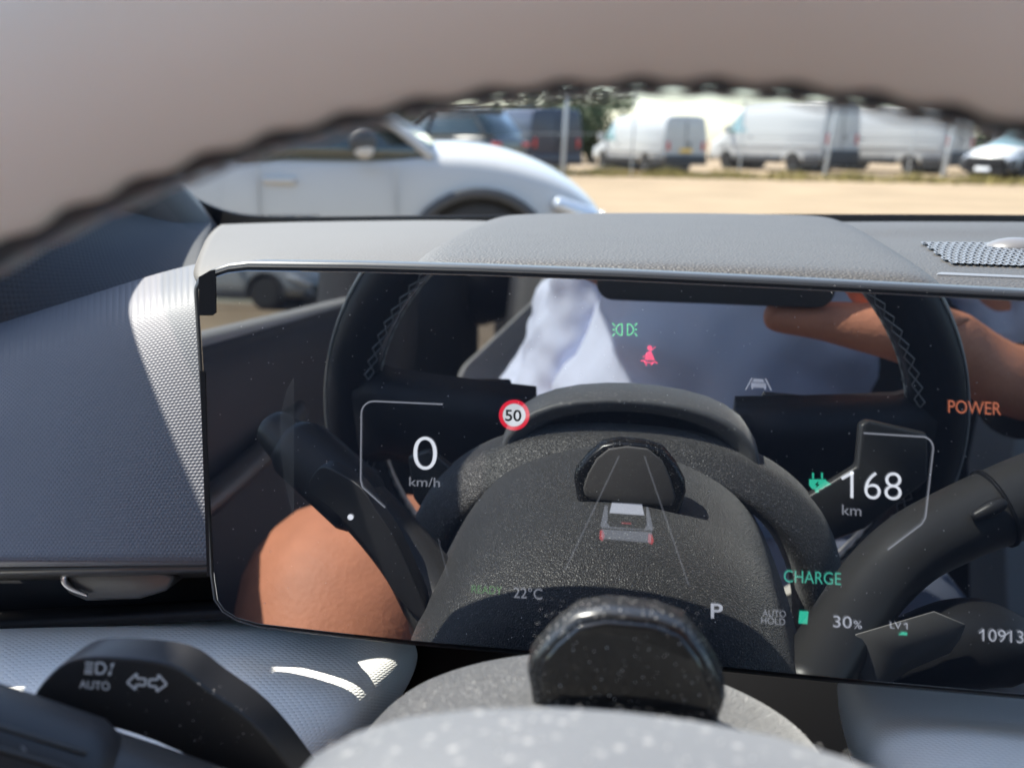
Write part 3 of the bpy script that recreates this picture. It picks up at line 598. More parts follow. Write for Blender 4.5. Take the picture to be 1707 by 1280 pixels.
pad([[(1404, 1140, -.09), (1404, 1160, -.09), (1408, 1200, -.085), (1425, 1258, -.075), (1450, 1330, -.07), (1470, 1380, -.07)],
     [(1406, 1138, -.064), (1406, 1156, -.056), (1411, 1198, -.044), (1429, 1254, -.028), (1455, 1330, -.01), (1475, 1380, -.01)],
     [(1440, 1135, -.06), (1440, 1154, -.048), (1446, 1196, -.018), (1464, 1254, .004), (1490, 1330, .022), (1510, 1380, .014)],
     [(1540, 1140, -.06), (1540, 1164, -.046), (1548, 1206, -.010), (1560, 1264, .014), (1580, 1340, .030), (1590, 1390, .028)],
     [(1707, 1155, -.06), (1707, 1180, -.046), (1707, 1222, -.006), (1707, 1285, .017), (1707, 1360, .032), (1707, 1410, .034)],
     [(1960, 1180, -.06), (1960, 1205, -.046), (1960, 1245, -.022), (1960, 1310, .008), (1960, 1390, .034), (1960, 1440, .034)],
     [(2300, 1210, -.06), (2300, 1235, -.046), (2300, 1275, -.022), (2300, 1340, .008), (2300, 1420, .034), (2300, 1470, .034)]])
slab('inner_cavity', [F(-.3, -.12, -.10), F(.5, -.12, -.10), F(.5, -.5, -.06), F(-.3, -.5, -.06)], E_W*-.01, MT['deep'], dash)
# top of the dashboard, left of the hood
gr = []
for pts in ([(322, 486, -.035), (420, 462, -.03), (560, 460, -.03), (700, 462, -.03), (900, 480, -.03)],
            [(326, 452, -.05), (420, 436, -.05), (560, 434, -.05), (700, 436, -.05), (900, 445, -.05)],
            [(336, 425, -.10), (430, 418, -.10), (560, 412, -.10), (720, 404, -.10), (900, 420, -.10)],
            [(345, 402, -.18), (440, 398, -.18), (580, 392, -.17), (740, 386, -.17), (900, 400, -.17)],
            [(360, 385, -.28), (440, 380, -.28), (600, 377, -.28), (780, 374, -.28), (900, 385, -.28)],
            [(375, 376, -.35), (440, 373, -.36), (600, 370, -.37), (800, 368, -.37), (900, 375, -.37)],
            [(370, 386, -.375), (440, 388, -.385), (600, 388, -.39), (800, 388, -.39), (900, 390, -.39)]):
    gr.append([S(*p) for p in pts])
patch('dash_top', gr, MT['dashtop'], dash, solid=.004, sub=3)
# recessed flank step beside the hood
slab('flank_step', [S(445, 428, -.062), S(690, 425, -.062), S(712, 408, -.092), S(560, 418, -.086)], E_V*-.004, MT['dashtop'], dash, bevel=.0012)
# hood over the display
gr = []
def hoodrow(w_, y, xl, xr, drop, crown=4):
    row = []
    for k in (0, .012, .04, .1, .3, .5, .7, .9, .955, .985, 1):
        e = min(k, 1-k); d = drop if e == 0 else (drop*.45 if e < .02 else (drop*.12 if e < .05 else 0))
        row.append(S(xl+(xr-xl)*k, y+d-crown*math.sin(math.pi*k)+(k-.5)*26*max(0, min(1, (w_+.35)/.33)), w_))
    return row
gr = [hoodrow(-.012, 488, 672, 1590, 30, 0), hoodrow(-.018, 455, 676, 1582, 34), hoodrow(-.03, 444, 682, 1570, 34), hoodrow(-.07, 424, 700, 1540, 30), hoodrow(-.13, 402, 728, 1500, 26), hoodrow(-.20, 384, 765, 1462, 20), hoodrow(-.27, 370, 802, 1428, 14), hoodrow(-.31, 363, 822, 1402, 12), hoodrow(-.33, 362, 828, 1392, 16), hoodrow(-.345, 376, 826, 1398, 24)]
patch('binnacle_hood', gr, MT['hood'], dash, solid=.003, sub=2)
# right part with defroster ledge and speaker
gr = []
for pts in ([(1400, 500, -.03), (1560, 500, -.03), (1707, 506, -.03), (2300, 530, -.03)], [(1400, 465, -.045), (1560, 468, -.045), (1707, 476, -.045), (2300, 500, -.045)],
            [(1400, 440, -.085), (1560, 445, -.085), (1707, 450, -.085), (2300, 468, -.085)], [(1380, 414, -.17), (1500, 412, -.17), (1707, 414, -.17), (2300, 424, -.17)],
            [(1370, 402, -.215), (1500, 402, -.215), (1707, 402, -.215), (2300, 410, -.215)], [(1370, 389, -.23), (1480, 386, -.23), (1707, 387, -.23), (2300, 392, -.23)],
            [(1370, 379, -.29), (1480, 378, -.29), (1707, 378, -.29), (2300, 382, -.29)], [(1370, 373, -.35), (1480, 372, -.35), (1707, 373, -.35), (2300, 376, -.35)], [(1370, 384, -.37), (1480, 384, -.37), (1707, 385, -.37), (2300, 388, -.37)]):
    gr.append([S(*p) for p in pts])
patch('dash_top', gr, MT['hood'], dash, solid=.004, sub=2)
# perforated speaker grille: a plate with real holes
A = [S(1532, 415, -.165), S(1900, 418, -.165), S(1900, 466, -.075), S(1578, 453, -.075)]
A = [p+E_V*.0034 for p in A]
nu, nv = 26, 8; pc = []
def bil(s, t): return (A[0]*(1-s)+A[1]*s)*(1-t)+(A[3]*(1-s)+A[2]*s)*t
for j in range(nv):
    for i in range(nu):
        of = .5 if j % 2 else 0
        cs = []; hs = []
        for k in range(8):
            a = math.pi/4*k+math.pi/8
            sx = max(-1, min(1, math.cos(a)/max(abs(math.cos(a)), abs(math.sin(a))))); sy = max(-1, min(1, math.sin(a)/max(abs(math.cos(a)), abs(math.sin(a)))))
            cs.append(bil(min(1, (i+of+.5+.5*sx)/(nu+.5)), (j+.5+.5*sy)/nv)); hs.append(bil(min(1, (i+of+.5+.31*math.cos(a))/(nu+.5)), (j+.5+.31*math.sin(a))/nv))
        dn = [p-E_V*.0015 for p in hs]
        pc.append((cs+hs+dn, [(k, (k+1) % 8, 8+(k+1) % 8, 8+k) for k in range(8)]+[(8+k, 8+(k+1) % 8, 16+(k+1) % 8, 16+k) for k in range(8)]))
sg = joined('speaker_grille', pc, MT['grillem'], dash, smooth=False)
slab('speaker_cone', [p-E_V*.0022 for p in A], E_V*-.001, MT['deep'], sg)
slab('grille_border', [S(1563, 461, -.066)+E_V*.002, S(1578, 455, -.074)+E_V*.002, S(1900, 468, -.074)+E_V*.002, S(1900, 480, -.05)+E_V*.002, S(1560, 466, -.05)+E_V*.002], E_V*-.003, MT['grillem'], dash, bevel=.0005)
sc_ = S(1692, 424, -.15)+E_V*.0015; rings = []
for a in (0, 15, 35, 55, 75, 88): rings.append([sc_+(E_U*math.cos(b)+E_W*math.sin(b)*1)*(.0135*math.cos(R_(a)))+E_V*(.006*math.sin(R_(a))) for b in (2*math.pi*k/24 for k in range(24))])
loft('light_sensor', rings, MT['podgrey'], dash)

# ------------------------------------------------------------------ wide display
disp = thing('display_panel', 'wide dark glass driver display showing speed, range and warning symbols', 'display', F(.15, -.16, -.01))
OUT = [(319, 500), (318, 478), (326, 463), (348, 449), (378, 439), (412, 435), (600, 437), (800, 442), (1040, 451), (1300, 463), (1707, 484)]
OUTB = [(1707, 1170), (1400, 1143), (1210, 1124), (880, 1096), (690, 1080), (560, 1066), (430, 1051), (392, 1040), (366, 1024), (351, 1002), (345, 960), (331, 700)]
tr, br = S(1707, 484), S(1707, 1170); tdir = (S(1707, 484)-S(1300, 463)).normalized(); bdir = (S(1707, 1170)-S(1300, 1133)).normalized()
ext = [tr+tdir*.30, tr+tdir*.312-E_V*.012, br+bdir*.312+E_V*.012, br+bdir*.30]
outer = [S(*p) for p in OUT]+ext+[S(*p) for p in OUTB]
slab('bezel', [p-E_W*.0005 for p in outer], E_W*-.016, MT['bezel'], disp, bevel=.0022, seg=4)
cen = sum(outer, Vector((0, 0, 0)))/len(outer)
def inset(P, d):
    res = []; n = len(P)
    for i in range(n):
        a, b, c = P[i-1], P[i], P[(i+1) % n]
        e1 = (b-a).normalized(); e2 = (c-b).normalized(); n1 = E_W.cross(e1); n2 = E_W.cross(e2)
        if n1.dot(cen-b) < 0: n1 = -n1
        nn = E_W.cross((e1+e2).normalized())
        if nn.dot(n1) < 0: nn = -nn
        if i in (): pass
        res.append(b+nn*(d/max(.4, nn.dot(n1))))
    return res
# orientation-safe inset
def inset2(P, d):
    area = sum((P[i-1]-cen).cross(P[i]-cen).dot(E_W) for i in range(len(P))); sg_ = 1 if area > 0 else -1
    res = []; n = len(P)
    for i in range(n):
        a, b, c = P[i-1], P[i], P[(i+1) % n]; e1 = (b-a).normalized(); e2 = (c-b).normalized()
        n1 = E_W.cross(e1)*sg_; n2 = E_W.cross(e2)*sg_; nn = (n1+n2).normalized(); res.append(b+nn*(d/max(.5, nn.dot(n1))))
    return res
slab('inner_frame', [p+E_W*.0002 for p in inset2(outer, .0016)], E_W*-.003, MT['deep'], disp, bevel=.0006)
slab('glass', [p+E_W*.0010 for p in inset2(outer, .0030)], E_W*-.004, MT['screen'], disp, bevel=.0003, seg=2, smooth=False)
GW = .0016
def P2(px, py): return S(px, py, GW)
def flat(name, polys, m, parent=disp, w=GW):
    vs, fs = [], []
    for pl in polys:
        b = len(vs); vs += [S(x, y, w) for x, y in pl]; fs.append(tuple(range(b, b+len(pl))))
    return emesh(name, vs, fs, m, parent, False)
def stroke(pts, wd):
    """quads along a polyline, in px"""
    out_ = []
    for (x0, y0), (x1, y1) in zip(pts, pts[1:]):
        l = math.hypot(x1-x0, y1-y0) or 1; nx, ny = -(y1-y0)/l*wd/2, (x1-x0)/l*wd/2
        out_.append([(x0+nx, y0+ny), (x1+nx, y1+ny), (x1-nx, y1-ny), (x0-nx, y0-ny)])
    return out_
def arc(cx, cy, rx, ry, a0, a1, n=16): return [(cx+rx*math.cos(R_(a0+(a1-a0)*k/n)), cy+ry*math.sin(R_(a0+(a1-a0)*k/n))) for k in range(n+1)]
def text(name, s, x0, yb, x1, y1b, cap, m, bold=0.0):
    """written so that its baseline runs from (x0, yb) to (x1, y1b) px with that cap height in px"""
    cu = bpy.data.curves.new(name, 'FONT'); cu.body = s; cu.size = 1; cu.fill_mode = 'BOTH'; cu.offset = bold
    o = bpy.data.objects.new(name, cu); COL.objects.link(o); dg = bpy.context.evaluated_depsgraph_get(); dg.update()
    me = bpy.data.meshes.new_from_object(o.evaluated_get(dg)); bpy.data.objects.remove(o); bpy.data.curves.remove(cu)
    xs_ = [v.co.x for v in me.vertices]; ys_ = [v.co.y for v in me.vertices]; mx, Mx, My = min(xs_), max(xs_), (0.683 if s.upper() == s or s[0] in 'kL' else max(ys_))
    a, b = P2(x0, yb), P2(x1, y1b); h = (P2(x0, yb-cap)-a).length
    eu_ = (b-a)/(Mx-mx); ev_ = (P2(x0, yb-cap)-a).normalized()*(h/My)
    vs = [a+eu_*(v.co.x-mx)+ev_*v.co.y for v in me.vertices]; fs = [tuple(p.vertices) for p in me.polygons]
    me2 = emesh(name, vs, fs, m, disp, False); bpy.data.meshes.remove(me); return me2
W1 = glow('lit_white', (.86, .9, 1), 0.9*0.2604); W2 = glow('lit_white_soft', (.8, .85, 1), 0.1240); W3 = glow('lit_grey', (.8, .85, 1), 0.0682); W4 = glow('lit_line', (.8, .85, 1), 0.0806); WF = glow('lit_faint', (.8, .85, 1), 0.0174)
GN = glow('lit_green', (.12, .9, .25), 0.1860); GD = glow('lit_dim_green', (.25, .8, .2), 0.0558); TE = glow('lit_teal', (.05, .75, .5), 0.1674); TD = glow('lit_soft_teal', (.1, .8, .6), 0.1240); RD = glow('lit_red', (1, .04, .12), 0.2604); RS = glow('lit_sign_red', (.9, .02, .05), 0.2108); OR = glow('lit_orange', (1, .3, .16), 0.1178); RL = glow('lit_dim_red', (1, .08, .1), 0.0868)
text('speed_readout', '0', 689, 783, 728, 784, 56, W1, -.016); text('speed_unit', 'km/h', 682, 810, 733, 812, 15, W3)
text('range_readout', '168', 1418, 831, 1503, 834, 46, W1, -.014); flat('range_readout_flag', stroke([(1403, 798), (1423, 787)], 5), W1); flat('level_flag', stroke([(1506.5, 1041), (1511, 1038.5)], 1.8), W2); flat('odometer_flag', stroke([(1632, 1055), (1639, 1050.5)], 2.4)+stroke([(1676, 1058), (1683, 1053)], 2.4), W2); text('range_unit', 'km', 1404, 858, 1436, 860, 17, W3)
text('power_legend', 'POWER', 1581, 688, 1669, 692, 21, OR); text('charge_legend', 'CHARGE', 1307, 970, 1402, 975, 20, TD)
text('ready_legend', 'READY', 786, 988, 837, 991, 13, GD); text('temperature_readout', '22°C', 856, 996, 904, 999, 17, W3)
text('gear_letter', 'P', 1185, 1030, 1205, 1031, 24, W2, .012); text('hold_legend', 'AUTO', 1271, 1027, 1310, 1029, 11, W3); text('hold_legend', 'HOLD', 1269, 1039, 1309, 1042, 11, W3)
text('battery_readout', '30', 1389, 1045, 1420, 1047, 19, W2); text('battery_unit', '%', 1423, 1047, 1437, 1048, 13, W2); text('level_legend', 'LV 1', 1484, 1047, 1513, 1049, 11, W2); text('odometer_readout', '109137', 1638, 1068, 1724, 1073, 20, W2)
flat('battery_bar', [[(1333, 1018), (1348, 1019), (1346, 1040), (1331, 1039)]], TE); flat('level_bar', [[(1497, 1058), (1504, 1053), (1513, 1054), (1512, 1059)]], TE)
flat('status_dot', [arc(584, 862, 5, 5, 0, 337, 15)], W1)
# readout frames
flat('readout_frame', stroke([(738, 674), (628, 669)]+arc(622, 690, 20, 21, -90, -180, 8)+[(601, 800), (604, 812), (642, 846)], 2.2), W4)
flat('readout_frame', stroke([(1440, 722), (1534, 728)]+arc(1537, 747, 19, 19, -88, 5, 8)+[(1543, 862), (1537, 873), (1480, 916)], 2.4), W4)
flat('readout_frame', stroke([(730, 897), (747, 962)], 1.6), WF)
# lane lines and the little car
flat('lane_lines', stroke([(1032, 760), (942, 950)], 3)+stroke([(1074, 760), (1148, 975)], 3), WF)
W5 = glow('lit_car_grey', (.75, .82, 1), 0.0372)
flat('car_symbol_window', [[(1020, 838), (1070, 841), (1074, 859), (1016, 855)]], W2)
cp = flat('car_symbol_body', [[(1008, 842), (1013, 843), (1013, 868), (1003, 880), (1001, 876)], [(1077, 845), (1081, 846), (1089, 882), (1086, 886), (1078, 872)], [(1010, 868), (1017, 878), (1074, 882), (1080, 872), (1086, 884), (1003, 880)], [(1003, 882), (1087, 887), (1085, 905), (1003, 898)]], W5)
flat('car_symbol_light', [[(1000, 884), (1005, 884), (1008, 894), (1004, 902), (999, 898)], [(1081, 890), (1087, 891), (1090, 902), (1087, 908), (1080, 904)], [(1036, 871), (1052, 872), (1052, 873.5), (1036, 872.5)]], RL)
# speed limit sign
flat('limit_sign_disc', [arc(857, 692, 19, 19, 0, 350, 36)], glow('lit_sign_white', (.85, .88, .95), 0.1860)); flat('limit_sign_ring', [[a, b, c, d] for a, b, c, d in zip(arc(857, 692, 25.5, 25.5, 0, 360, 40), arc(857, 692, 25.5, 25.5, 0, 360, 40)[1:], arc(857, 692, 19.2, 19.2, 0, 360, 40)[1:], arc(857, 692, 19.2, 19.2, 0, 360, 40))], RS)
GW = .0019; lt = text('limit_sign_number', '50', 842, 701, 869, 702, 18, MT['deep'], .015); GW = .0016
# side lamps
sl = []
for s_, cx_ in ((1, 1032), (-1, 1051)):
    c = cx_
    D = [(c-5*s_*-1, 540.5), (c+5*s_, 558.5)]
    sl += stroke([(c+5*s_, 540), (c+5*s_, 559)], 2.2)+stroke([(c+5*s_, 540), (c+0*s_, 541), (c-4*s_, 545), (c-5*s_, 549.5), (c-4*s_, 554), (c+0*s_, 558), (c+5*s_, 559)], 2.2)
    sl += stroke([(c-8*s_, 549.5), (c-17*s_+7*s_, 549.5), (c-10*s_-6*s_*0, 549.5)], 2)+stroke([(c-7.5*s_, 549.5), (c-11*s_, 549.5)], 2.2)+stroke([(c-7*s_, 543.5), (c-11*s_, 538.5)], 2.2)+stroke([(c-7*s_, 555.5), (c-11*s_, 560.5)], 2.2)
flat('side_lamp_symbol', sl, GN)
# belt warning
flat('belt_warning_symbol', [arc(1083, 580, 4.3, 4.3, 0, 340, 16), [(1078, 587), (1086, 586), (1092, 601), (1074, 600)]]+stroke([(1068, 602), (1073, 601), (1077, 604), (1088, 605), (1092, 603), (1096, 606)], 2.2)+stroke([(1074, 603), (1078, 608), (1077, 610)], 2)+stroke([(1089, 604), (1085, 609)], 2)+stroke([(1071, 596), (1093, 578)], 1.6), RD)
# lane assist
flat('lane_assist_symbol', stroke([(1254, 630), (1243, 650)], 2.6)+stroke([(1276, 631), (1286, 651)], 2.6)+[[(1257, 631), (1272, 632), (1275, 638), (1254, 637)], [(1252, 638), (1277, 639), (1278, 647), (1252, 646)], [(1253, 646), (1256, 646), (1256, 649), (1253, 649)], [(1274, 647), (1277, 647), (1277, 650), (1274, 650)]], W3)
# plug
flat('plug_symbol', [[(1349, 799), (1377, 799), (1377, 810), (1371, 815), (1365, 816), (1365, 821), (1359, 821), (1359, 816), (1354, 815), (1349, 809)], [(1354, 788), (1357, 788), (1357, 798), (1354, 798)], [(1369, 788), (1372, 788), (1372, 798), (1369, 798)], [(1377, 801), (1386, 807), (1377, 811)]], TE)
GW = .0019; flat('plug_bolt', [[(1365, 801), (1358, 808), (1362, 808), (1359, 814), (1367, 807), (1363, 807)]], MT['deep'], w=.0019); GW = .0016
flat('faint_band', [[(490, 625), (476, 650), (466, 690), (466, 745), (472, 800), (486, 860), (490, 862)], ], glow('lit_ghost', (.8, .9, 1), 0.0037))  # faint pale band with a curved left side
flat('screen_edge_mask', [[(331, 462), (350, 451), (359, 449), (360, 521), (354, 526), (332, 526)], [(333, 618), (342, 620), (350, 960), (345, 960)]], MT['deep'], w=.0013)

# ------------------------------------------------------------------ steering column
colm = thing('steering_column', 'dusty grained black column shroud with a small camera pod on top', 'steering column', F(0, -.25, .08))
PROF = [(.004, -.205, .80), (.006, -.172, .88), (.009, -.156, .93), (.016, -.141, .97), (.03, -.1295, .99), (.055, -.1175, 1.0), (.085, -.1145, 1.0), (.1, -.111, 1.0), (.118, -.108, 1.0), (.145, -.104, .98)]
SEC = [(0, 0), (.014, .0008), (.026, .0032), (.038, .0068), (.05, .0122), (.058, .0185), (.066, .029), (.073, .041), (.079, .054), (.085, .074), (.088, .10), (.088, .13)]
def shroud(ti, si, s):            # point on the shroud: profile index (float), section index (float), side
    i = min(int(ti), len(PROF)-2); k = ti-i; w_, v_, sc2 = [PROF[i][q_]*(1-k)+PROF[i+1][q_]*k for q_ in range(3)]
    j = min(int(si), len(SEC)-2); kk = si-j; a, b = [SEC[j][q_]*(1-kk)+SEC[j+1][q_]*kk for q_ in range(2)]
    return F(-.004+s*a*sc2, v_-b, w_)
gr = []
for i in range(len(PROF)): gr.append([shroud(i, j, -1) for j in range(len(SEC)-1, 0, -1)]+[shroud(i, j, 1) for j in range(len(SEC))])
patch('shroud', gr, MT['leather'], colm, solid=.003, sub=2)
# camera pod: gloss black body, grey window towards the display
pz = .084
def podring(k, w_, dv=0):
    P = [(-.0205, -.1170), (-.0228, -.1045), (-.0222, -.1005), (-.0175, -.0940), (-.0122, -.0888), (-.0055, -.0869), (.0055, -.0872), (.0122, -.0893), (.0172, -.0950), (.0215, -.1025), (.0222, -.1075), (.0200, -.1175)]
    return [F(.0032+a*1.04*k, -.104+(b+.104)*k+dv, w_) for a, b in P]
pd = loft('sensor_pod', [podring(.90, .0825), podring(.97, .0835), podring(1.0, .086), podring(1.0, .0905), podring(.97, .0935), podring(.9, .0945)], MT['podshell'], colm)
mods(pd, bevel=.001)
wr = [M(975, 824, .0817), M(972, 812, .0817), M(980, 788, .0817), M(995, 762, .0817), M(1015, 746, .0817), M(1045, 742, .0817), M(1080, 746, .0817), M(1104, 766, .0817), M(1118, 796, .0817), M(1126, 826, .0817), M(1120, 842, .0817), M(1050, 838, .0817), M(985, 831, .0817)]
slab('pod_window', wr, E_W*.002, MT['podgrey'], pd, bevel=.0009)
slab('pod_glass', [F(.0032+a*1.04, b, .0942) for a, b in ((-.0185, -.1085), (-.0195, -.1045), (-.019, -.1005), (-.0158, -.0958), (-.0112, -.0909), (-.005, -.0891), (.005, -.0893), (.0112, -.0913), (.0152, -.0963), (.0185, -.1035), (.0188, -.1065), (.018, -.1095))], E_W*.0016, MT['gloss'], pd, bevel=.0011, seg=4)
box('pod_foot', F(.002, -.118, .089), (.036, .006, .007), MT['deep'], colm, bevel=.001)

# ------------------------------------------------------------------ stalks
def stalkgrid(ctr, name, m, parent, seg=20, flat_=.75):
    rings = []
    for (c, r, up, sq) in ctr:
        rings.append((c, r, up, sq))
    return rings
st = thing('indicator_stalk', 'black light and indicator stalk with white AUTO and arrow symbols', 'stalk', F(-.09, -.16, .09))
# axis measured in the mirror, tip to root
ax = [M(462, 715, .136), M(500, 747, .131), M(560, 800, .121), M(625, 858, .111), M(690, 935, .098), M(735, 1005, .085), M(775, 1060, .074)]
tube('stalk_body', ax, [.011, .0138, .0142, .0142, .0148, .0165, .0185], MT['satin'], st, seg=24, sm=6, squash=.9)
# raised pad that carries the symbols, facing the driver
def onpad(px, py, dw=0): return S(px, py, .1065-(px-40)*.0000656+dw)
sp_ = slab('symbol_pad', [onpad(p_.x, p_.y) for p_ in catmull([(x_, y_, 0) for x_, y_ in ((48, 1176), (66, 1142), (108, 1104), (170, 1095), (282, 1107), (345, 1148), (420, 1203), (488, 1284), (540, 1370), (440, 1350), (330, 1270), (190, 1215), (60, 1200))], 4)], E_W*-.012, MT['plastic'], st, bevel=.0035, seg=5)
def pprint(name, polys):
    vs, fs = [], []
    for pl_ in polys:
        b = len(vs); vs += [onpad(x, y, .0005) for x, y in pl_]; fs.append(tuple(range(b, b+len(pl_))))
    return emesh(name, vs, fs, MT['print_'], sp_, False)
pprint('arrow_symbol', stroke([(212, 1137), (228, 1122), (228, 1130), (243, 1131), (242, 1142), (226, 1141), (226, 1149), (212, 1137)], 4)+stroke([(278, 1140), (264, 1124), (263, 1132), (249, 1132), (248, 1143), (261, 1144), (261, 1152), (278, 1140)], 4))
pprint('lamp_symbol', stroke([(161, 1104), (160, 1122)], 3.5)+stroke([(161, 1104), (172, 1105), (177, 1113), (171, 1122), (160, 1122)], 3.5)+stroke([(142, 1104), (156, 1105)], 3)+stroke([(142, 1110), (155, 1111)], 3)+stroke([(141, 1116), (155, 1117)], 3)+stroke([(140, 1121), (154, 1122)], 3)+[arc(187, 1108, 3, 3, 0, 320, 8), arc(183, 1122, 3, 3, 0, 320, 8)]+stroke([(190, 1104), (181, 1126)], 1.8))
def ptext(s, x0, yb, x1, y1, cap):
    cu = bpy.data.curves.new('t', 'FONT'); cu.body = s; cu.offset = .012; o = bpy.data.objects.new('t', cu); COL.objects.link(o); dg = bpy.context.evaluated_depsgraph_get(); dg.update()
    me = bpy.data.meshes.new_from_object(o.evaluated_get(dg)); bpy.data.objects.remove(o); bpy.data.curves.remove(cu)
    mx = min(v.co.x for v in me.vertices); Mx = max(v.co.x for v in me.vertices)
    vs = [onpad(x0+(v.co.x-mx)/(Mx-mx)*(x1-x0), yb+(v.co.x-mx)/(Mx-mx)*(y1-yb)-v.co.y/.683*cap, .0005) for v in me.vertices]
    emesh('auto_legend', vs, [tuple(p.vertices) for p in me.polygons], MT['print_'], sp_, False)
ptext('AUTO', 132, 1146, 183, 1150, 13)
# ribbed turning sleeve below the pad
kn = tube('turning_sleeve', [M(500, 747, .1315), M(545, 786, .124), M(600, 836, .1155)], [.0152, .0156, .0156], MT['plastic'], st, seg=32, sm=5)
for k in range(9):
    a = R_(20+k*16); c0, c1 = M(505, 751, .131), M(595, 831, .1165); d_ = (c1-c0).normalized(); n1 = d_.cross(E_W).normalized(); n2 = n1.cross(d_).normalized()
    if n1.dot(E_V) < 0: n1 = -n1
    if n2.dot(E_W) < 0: n2 = -n2
    of = (n1*math.cos(a)+n2*math.sin(a))*.0156
    tube('sleeve_rib', [c0+of, c1+of], .0007, MT['satin'], kn, seg=6, sm=1)
emesh('ring_symbol', *(lambda a, b: ([S(x, y, .1285) for x, y in a+b], [(k, k+1, len(a)+k+1, len(a)+k) for k in range(len(a)-1)]))(arc(31, 1257, 14, 15, 0, 360, 20), arc(31, 1257, 5, 5, 0, 360, 20)), MT['print_'], kn, False)
# right stalk, seen in the display only
rt_ = thing('wiper_stalk', 'black wiper stalk mirrored at the right of the display, a small rocker on it', 'stalk', F(.12, -.17, .09))
tube('stalk_body', [M(1760, 800, .13), M(1690, 830, .124), M(1600, 868, .115), M(1520, 910, .105), M(1460, 965, .094), M(1412, 1030, .078), M(1372, 1095, .06), M(1340, 1150, .045)], [.0175, .0178, .0168, .016, .0152, .0142, .014, .014], MT['satin'], rt_, seg=24, sm=6, squash=.95)
tube('rocker', [M(1622, 858, .0975), M(1648, 846, .0985), M(1668, 836, .0995)], [.0022, .0034, .0026], MT['plastic'], rt_, seg=10, sm=4)
tube('sleeve_ring', [M(1652, 846, .1193), M(1657, 844, .1195)], .0179, MT['deep'], rt_, seg=24, sm=2, round_ends=False)
gs = thing('gear_selector', 'gear selector lever with its top lightened as if sunlit, mirrored at the lower right of the display', 'gear selector', F(.13, -.24, .09))
q4 = [M(1393, 1084, .055), M(1425, 1050, .058), M(1555, 1012, .068), M(1610, 1035, .072), M(1590, 1062, .071), M(1520, 1092, .066), M(1452, 1140, .057)]
slab('lever_top', q4, -E_V*.008+E_W*.004, MT['lever'], gs, bevel=.0012)  # sunlight on the lever top is put into its paler colour
tube('lever_body', [M(1420, 1130, .08), M(1520, 1092, .09), M(1610, 1068, .098), M(1675, 1078, .104)], [.014, .017, .019, .016], MT['plastic'], gs, seg=18, sm=5)

# ------------------------------------------------------------------ steering wheel
WC = (.004, -.1230, .243); WT = R_(22); RO, RI = .183, .1517; RM = (RO+RI)/2; RT = (RO-RI)/2
swh = thing('steering_wheel', 'steering wheel with pale grey leather face, black back and cross stitching', 'steering wheel', F(*WC))
WN = F(0, math.sin(WT), math.cos(WT))-F(0, 0, 0)   # towards the driver
WU = F(0, math.cos(WT), -math.sin(WT))-F(0, 0, 0); WX = E_U
WCW = F(*WC)
def rimpt(ph, th, r=RT, rm=RM):   # ph round the wheel from the top, th round the tube: 0 = outward, 90 = to the driver, 180 = inward
    d = WX*math.sin(ph)+WU*math.cos(ph)
    return WCW+d*(rm+r*math.cos(th))+WN*(r*1.12*math.sin(th))
NP = 864
def rimgrid(t0, t1, nt_, wob=None):
    g_ = []
    for i in range(NP+1):
        ph = math.pi+2*math.pi*i/NP; row = []
        for j in range(nt_+1):
            k = j/nt_; a, b = t0, t1
            if wob: a, b = wob(ph, a, b)
            row.append(rimpt(ph, R_(a+(b-a)*k)))
        g_.append(row)
    return g_
NS = 108
def wob_front(ph, a, b):
    k = abs(math.sin(ph*NS/2)); return a, b-5.5-5*k**2
patch('rim_face', rimgrid(-20, 190, 16, wob_front), MT['rimgrey'], swh, solid=.0012, sub=1)
gb = [[rimpt(math.pi+2*math.pi*i/160, R_(150+(375-150)*j/14), RT-.0005) for j in range(15)] for i in range(161)]
patch('rim_back', gb, MT['rimblack'], swh, solid=0, sub=1)
pc = []
def seg_geo(a, b, r):
    d = (b-a).normalized(); s = d.orthogonal().normalized(); t = d.cross(s)
    v = [p+(s*math.cos(k*2.094)+t*math.sin(k*2.094))*r for p in (a, b) for k in range(3)]
    return v, [(0, 1, 4, 3), (1, 2, 5, 4), (2, 0, 3, 5)]
for i in range(NS):
    p0, p1 = 2*math.pi*i/NS, 2*math.pi*(i+1)/NS
    ts = [R_(214), R_(236)]
    for a, b in ((0, 1), (1, 0)):
        pc.append(seg_geo(rimpt(p0, ts[a], RT+.0003), rimpt(p1, ts[b], RT+.0003), .00045))
sti = joined('stitching', pc, MT['thread'], swh); sti['kind'] = 'stuff'
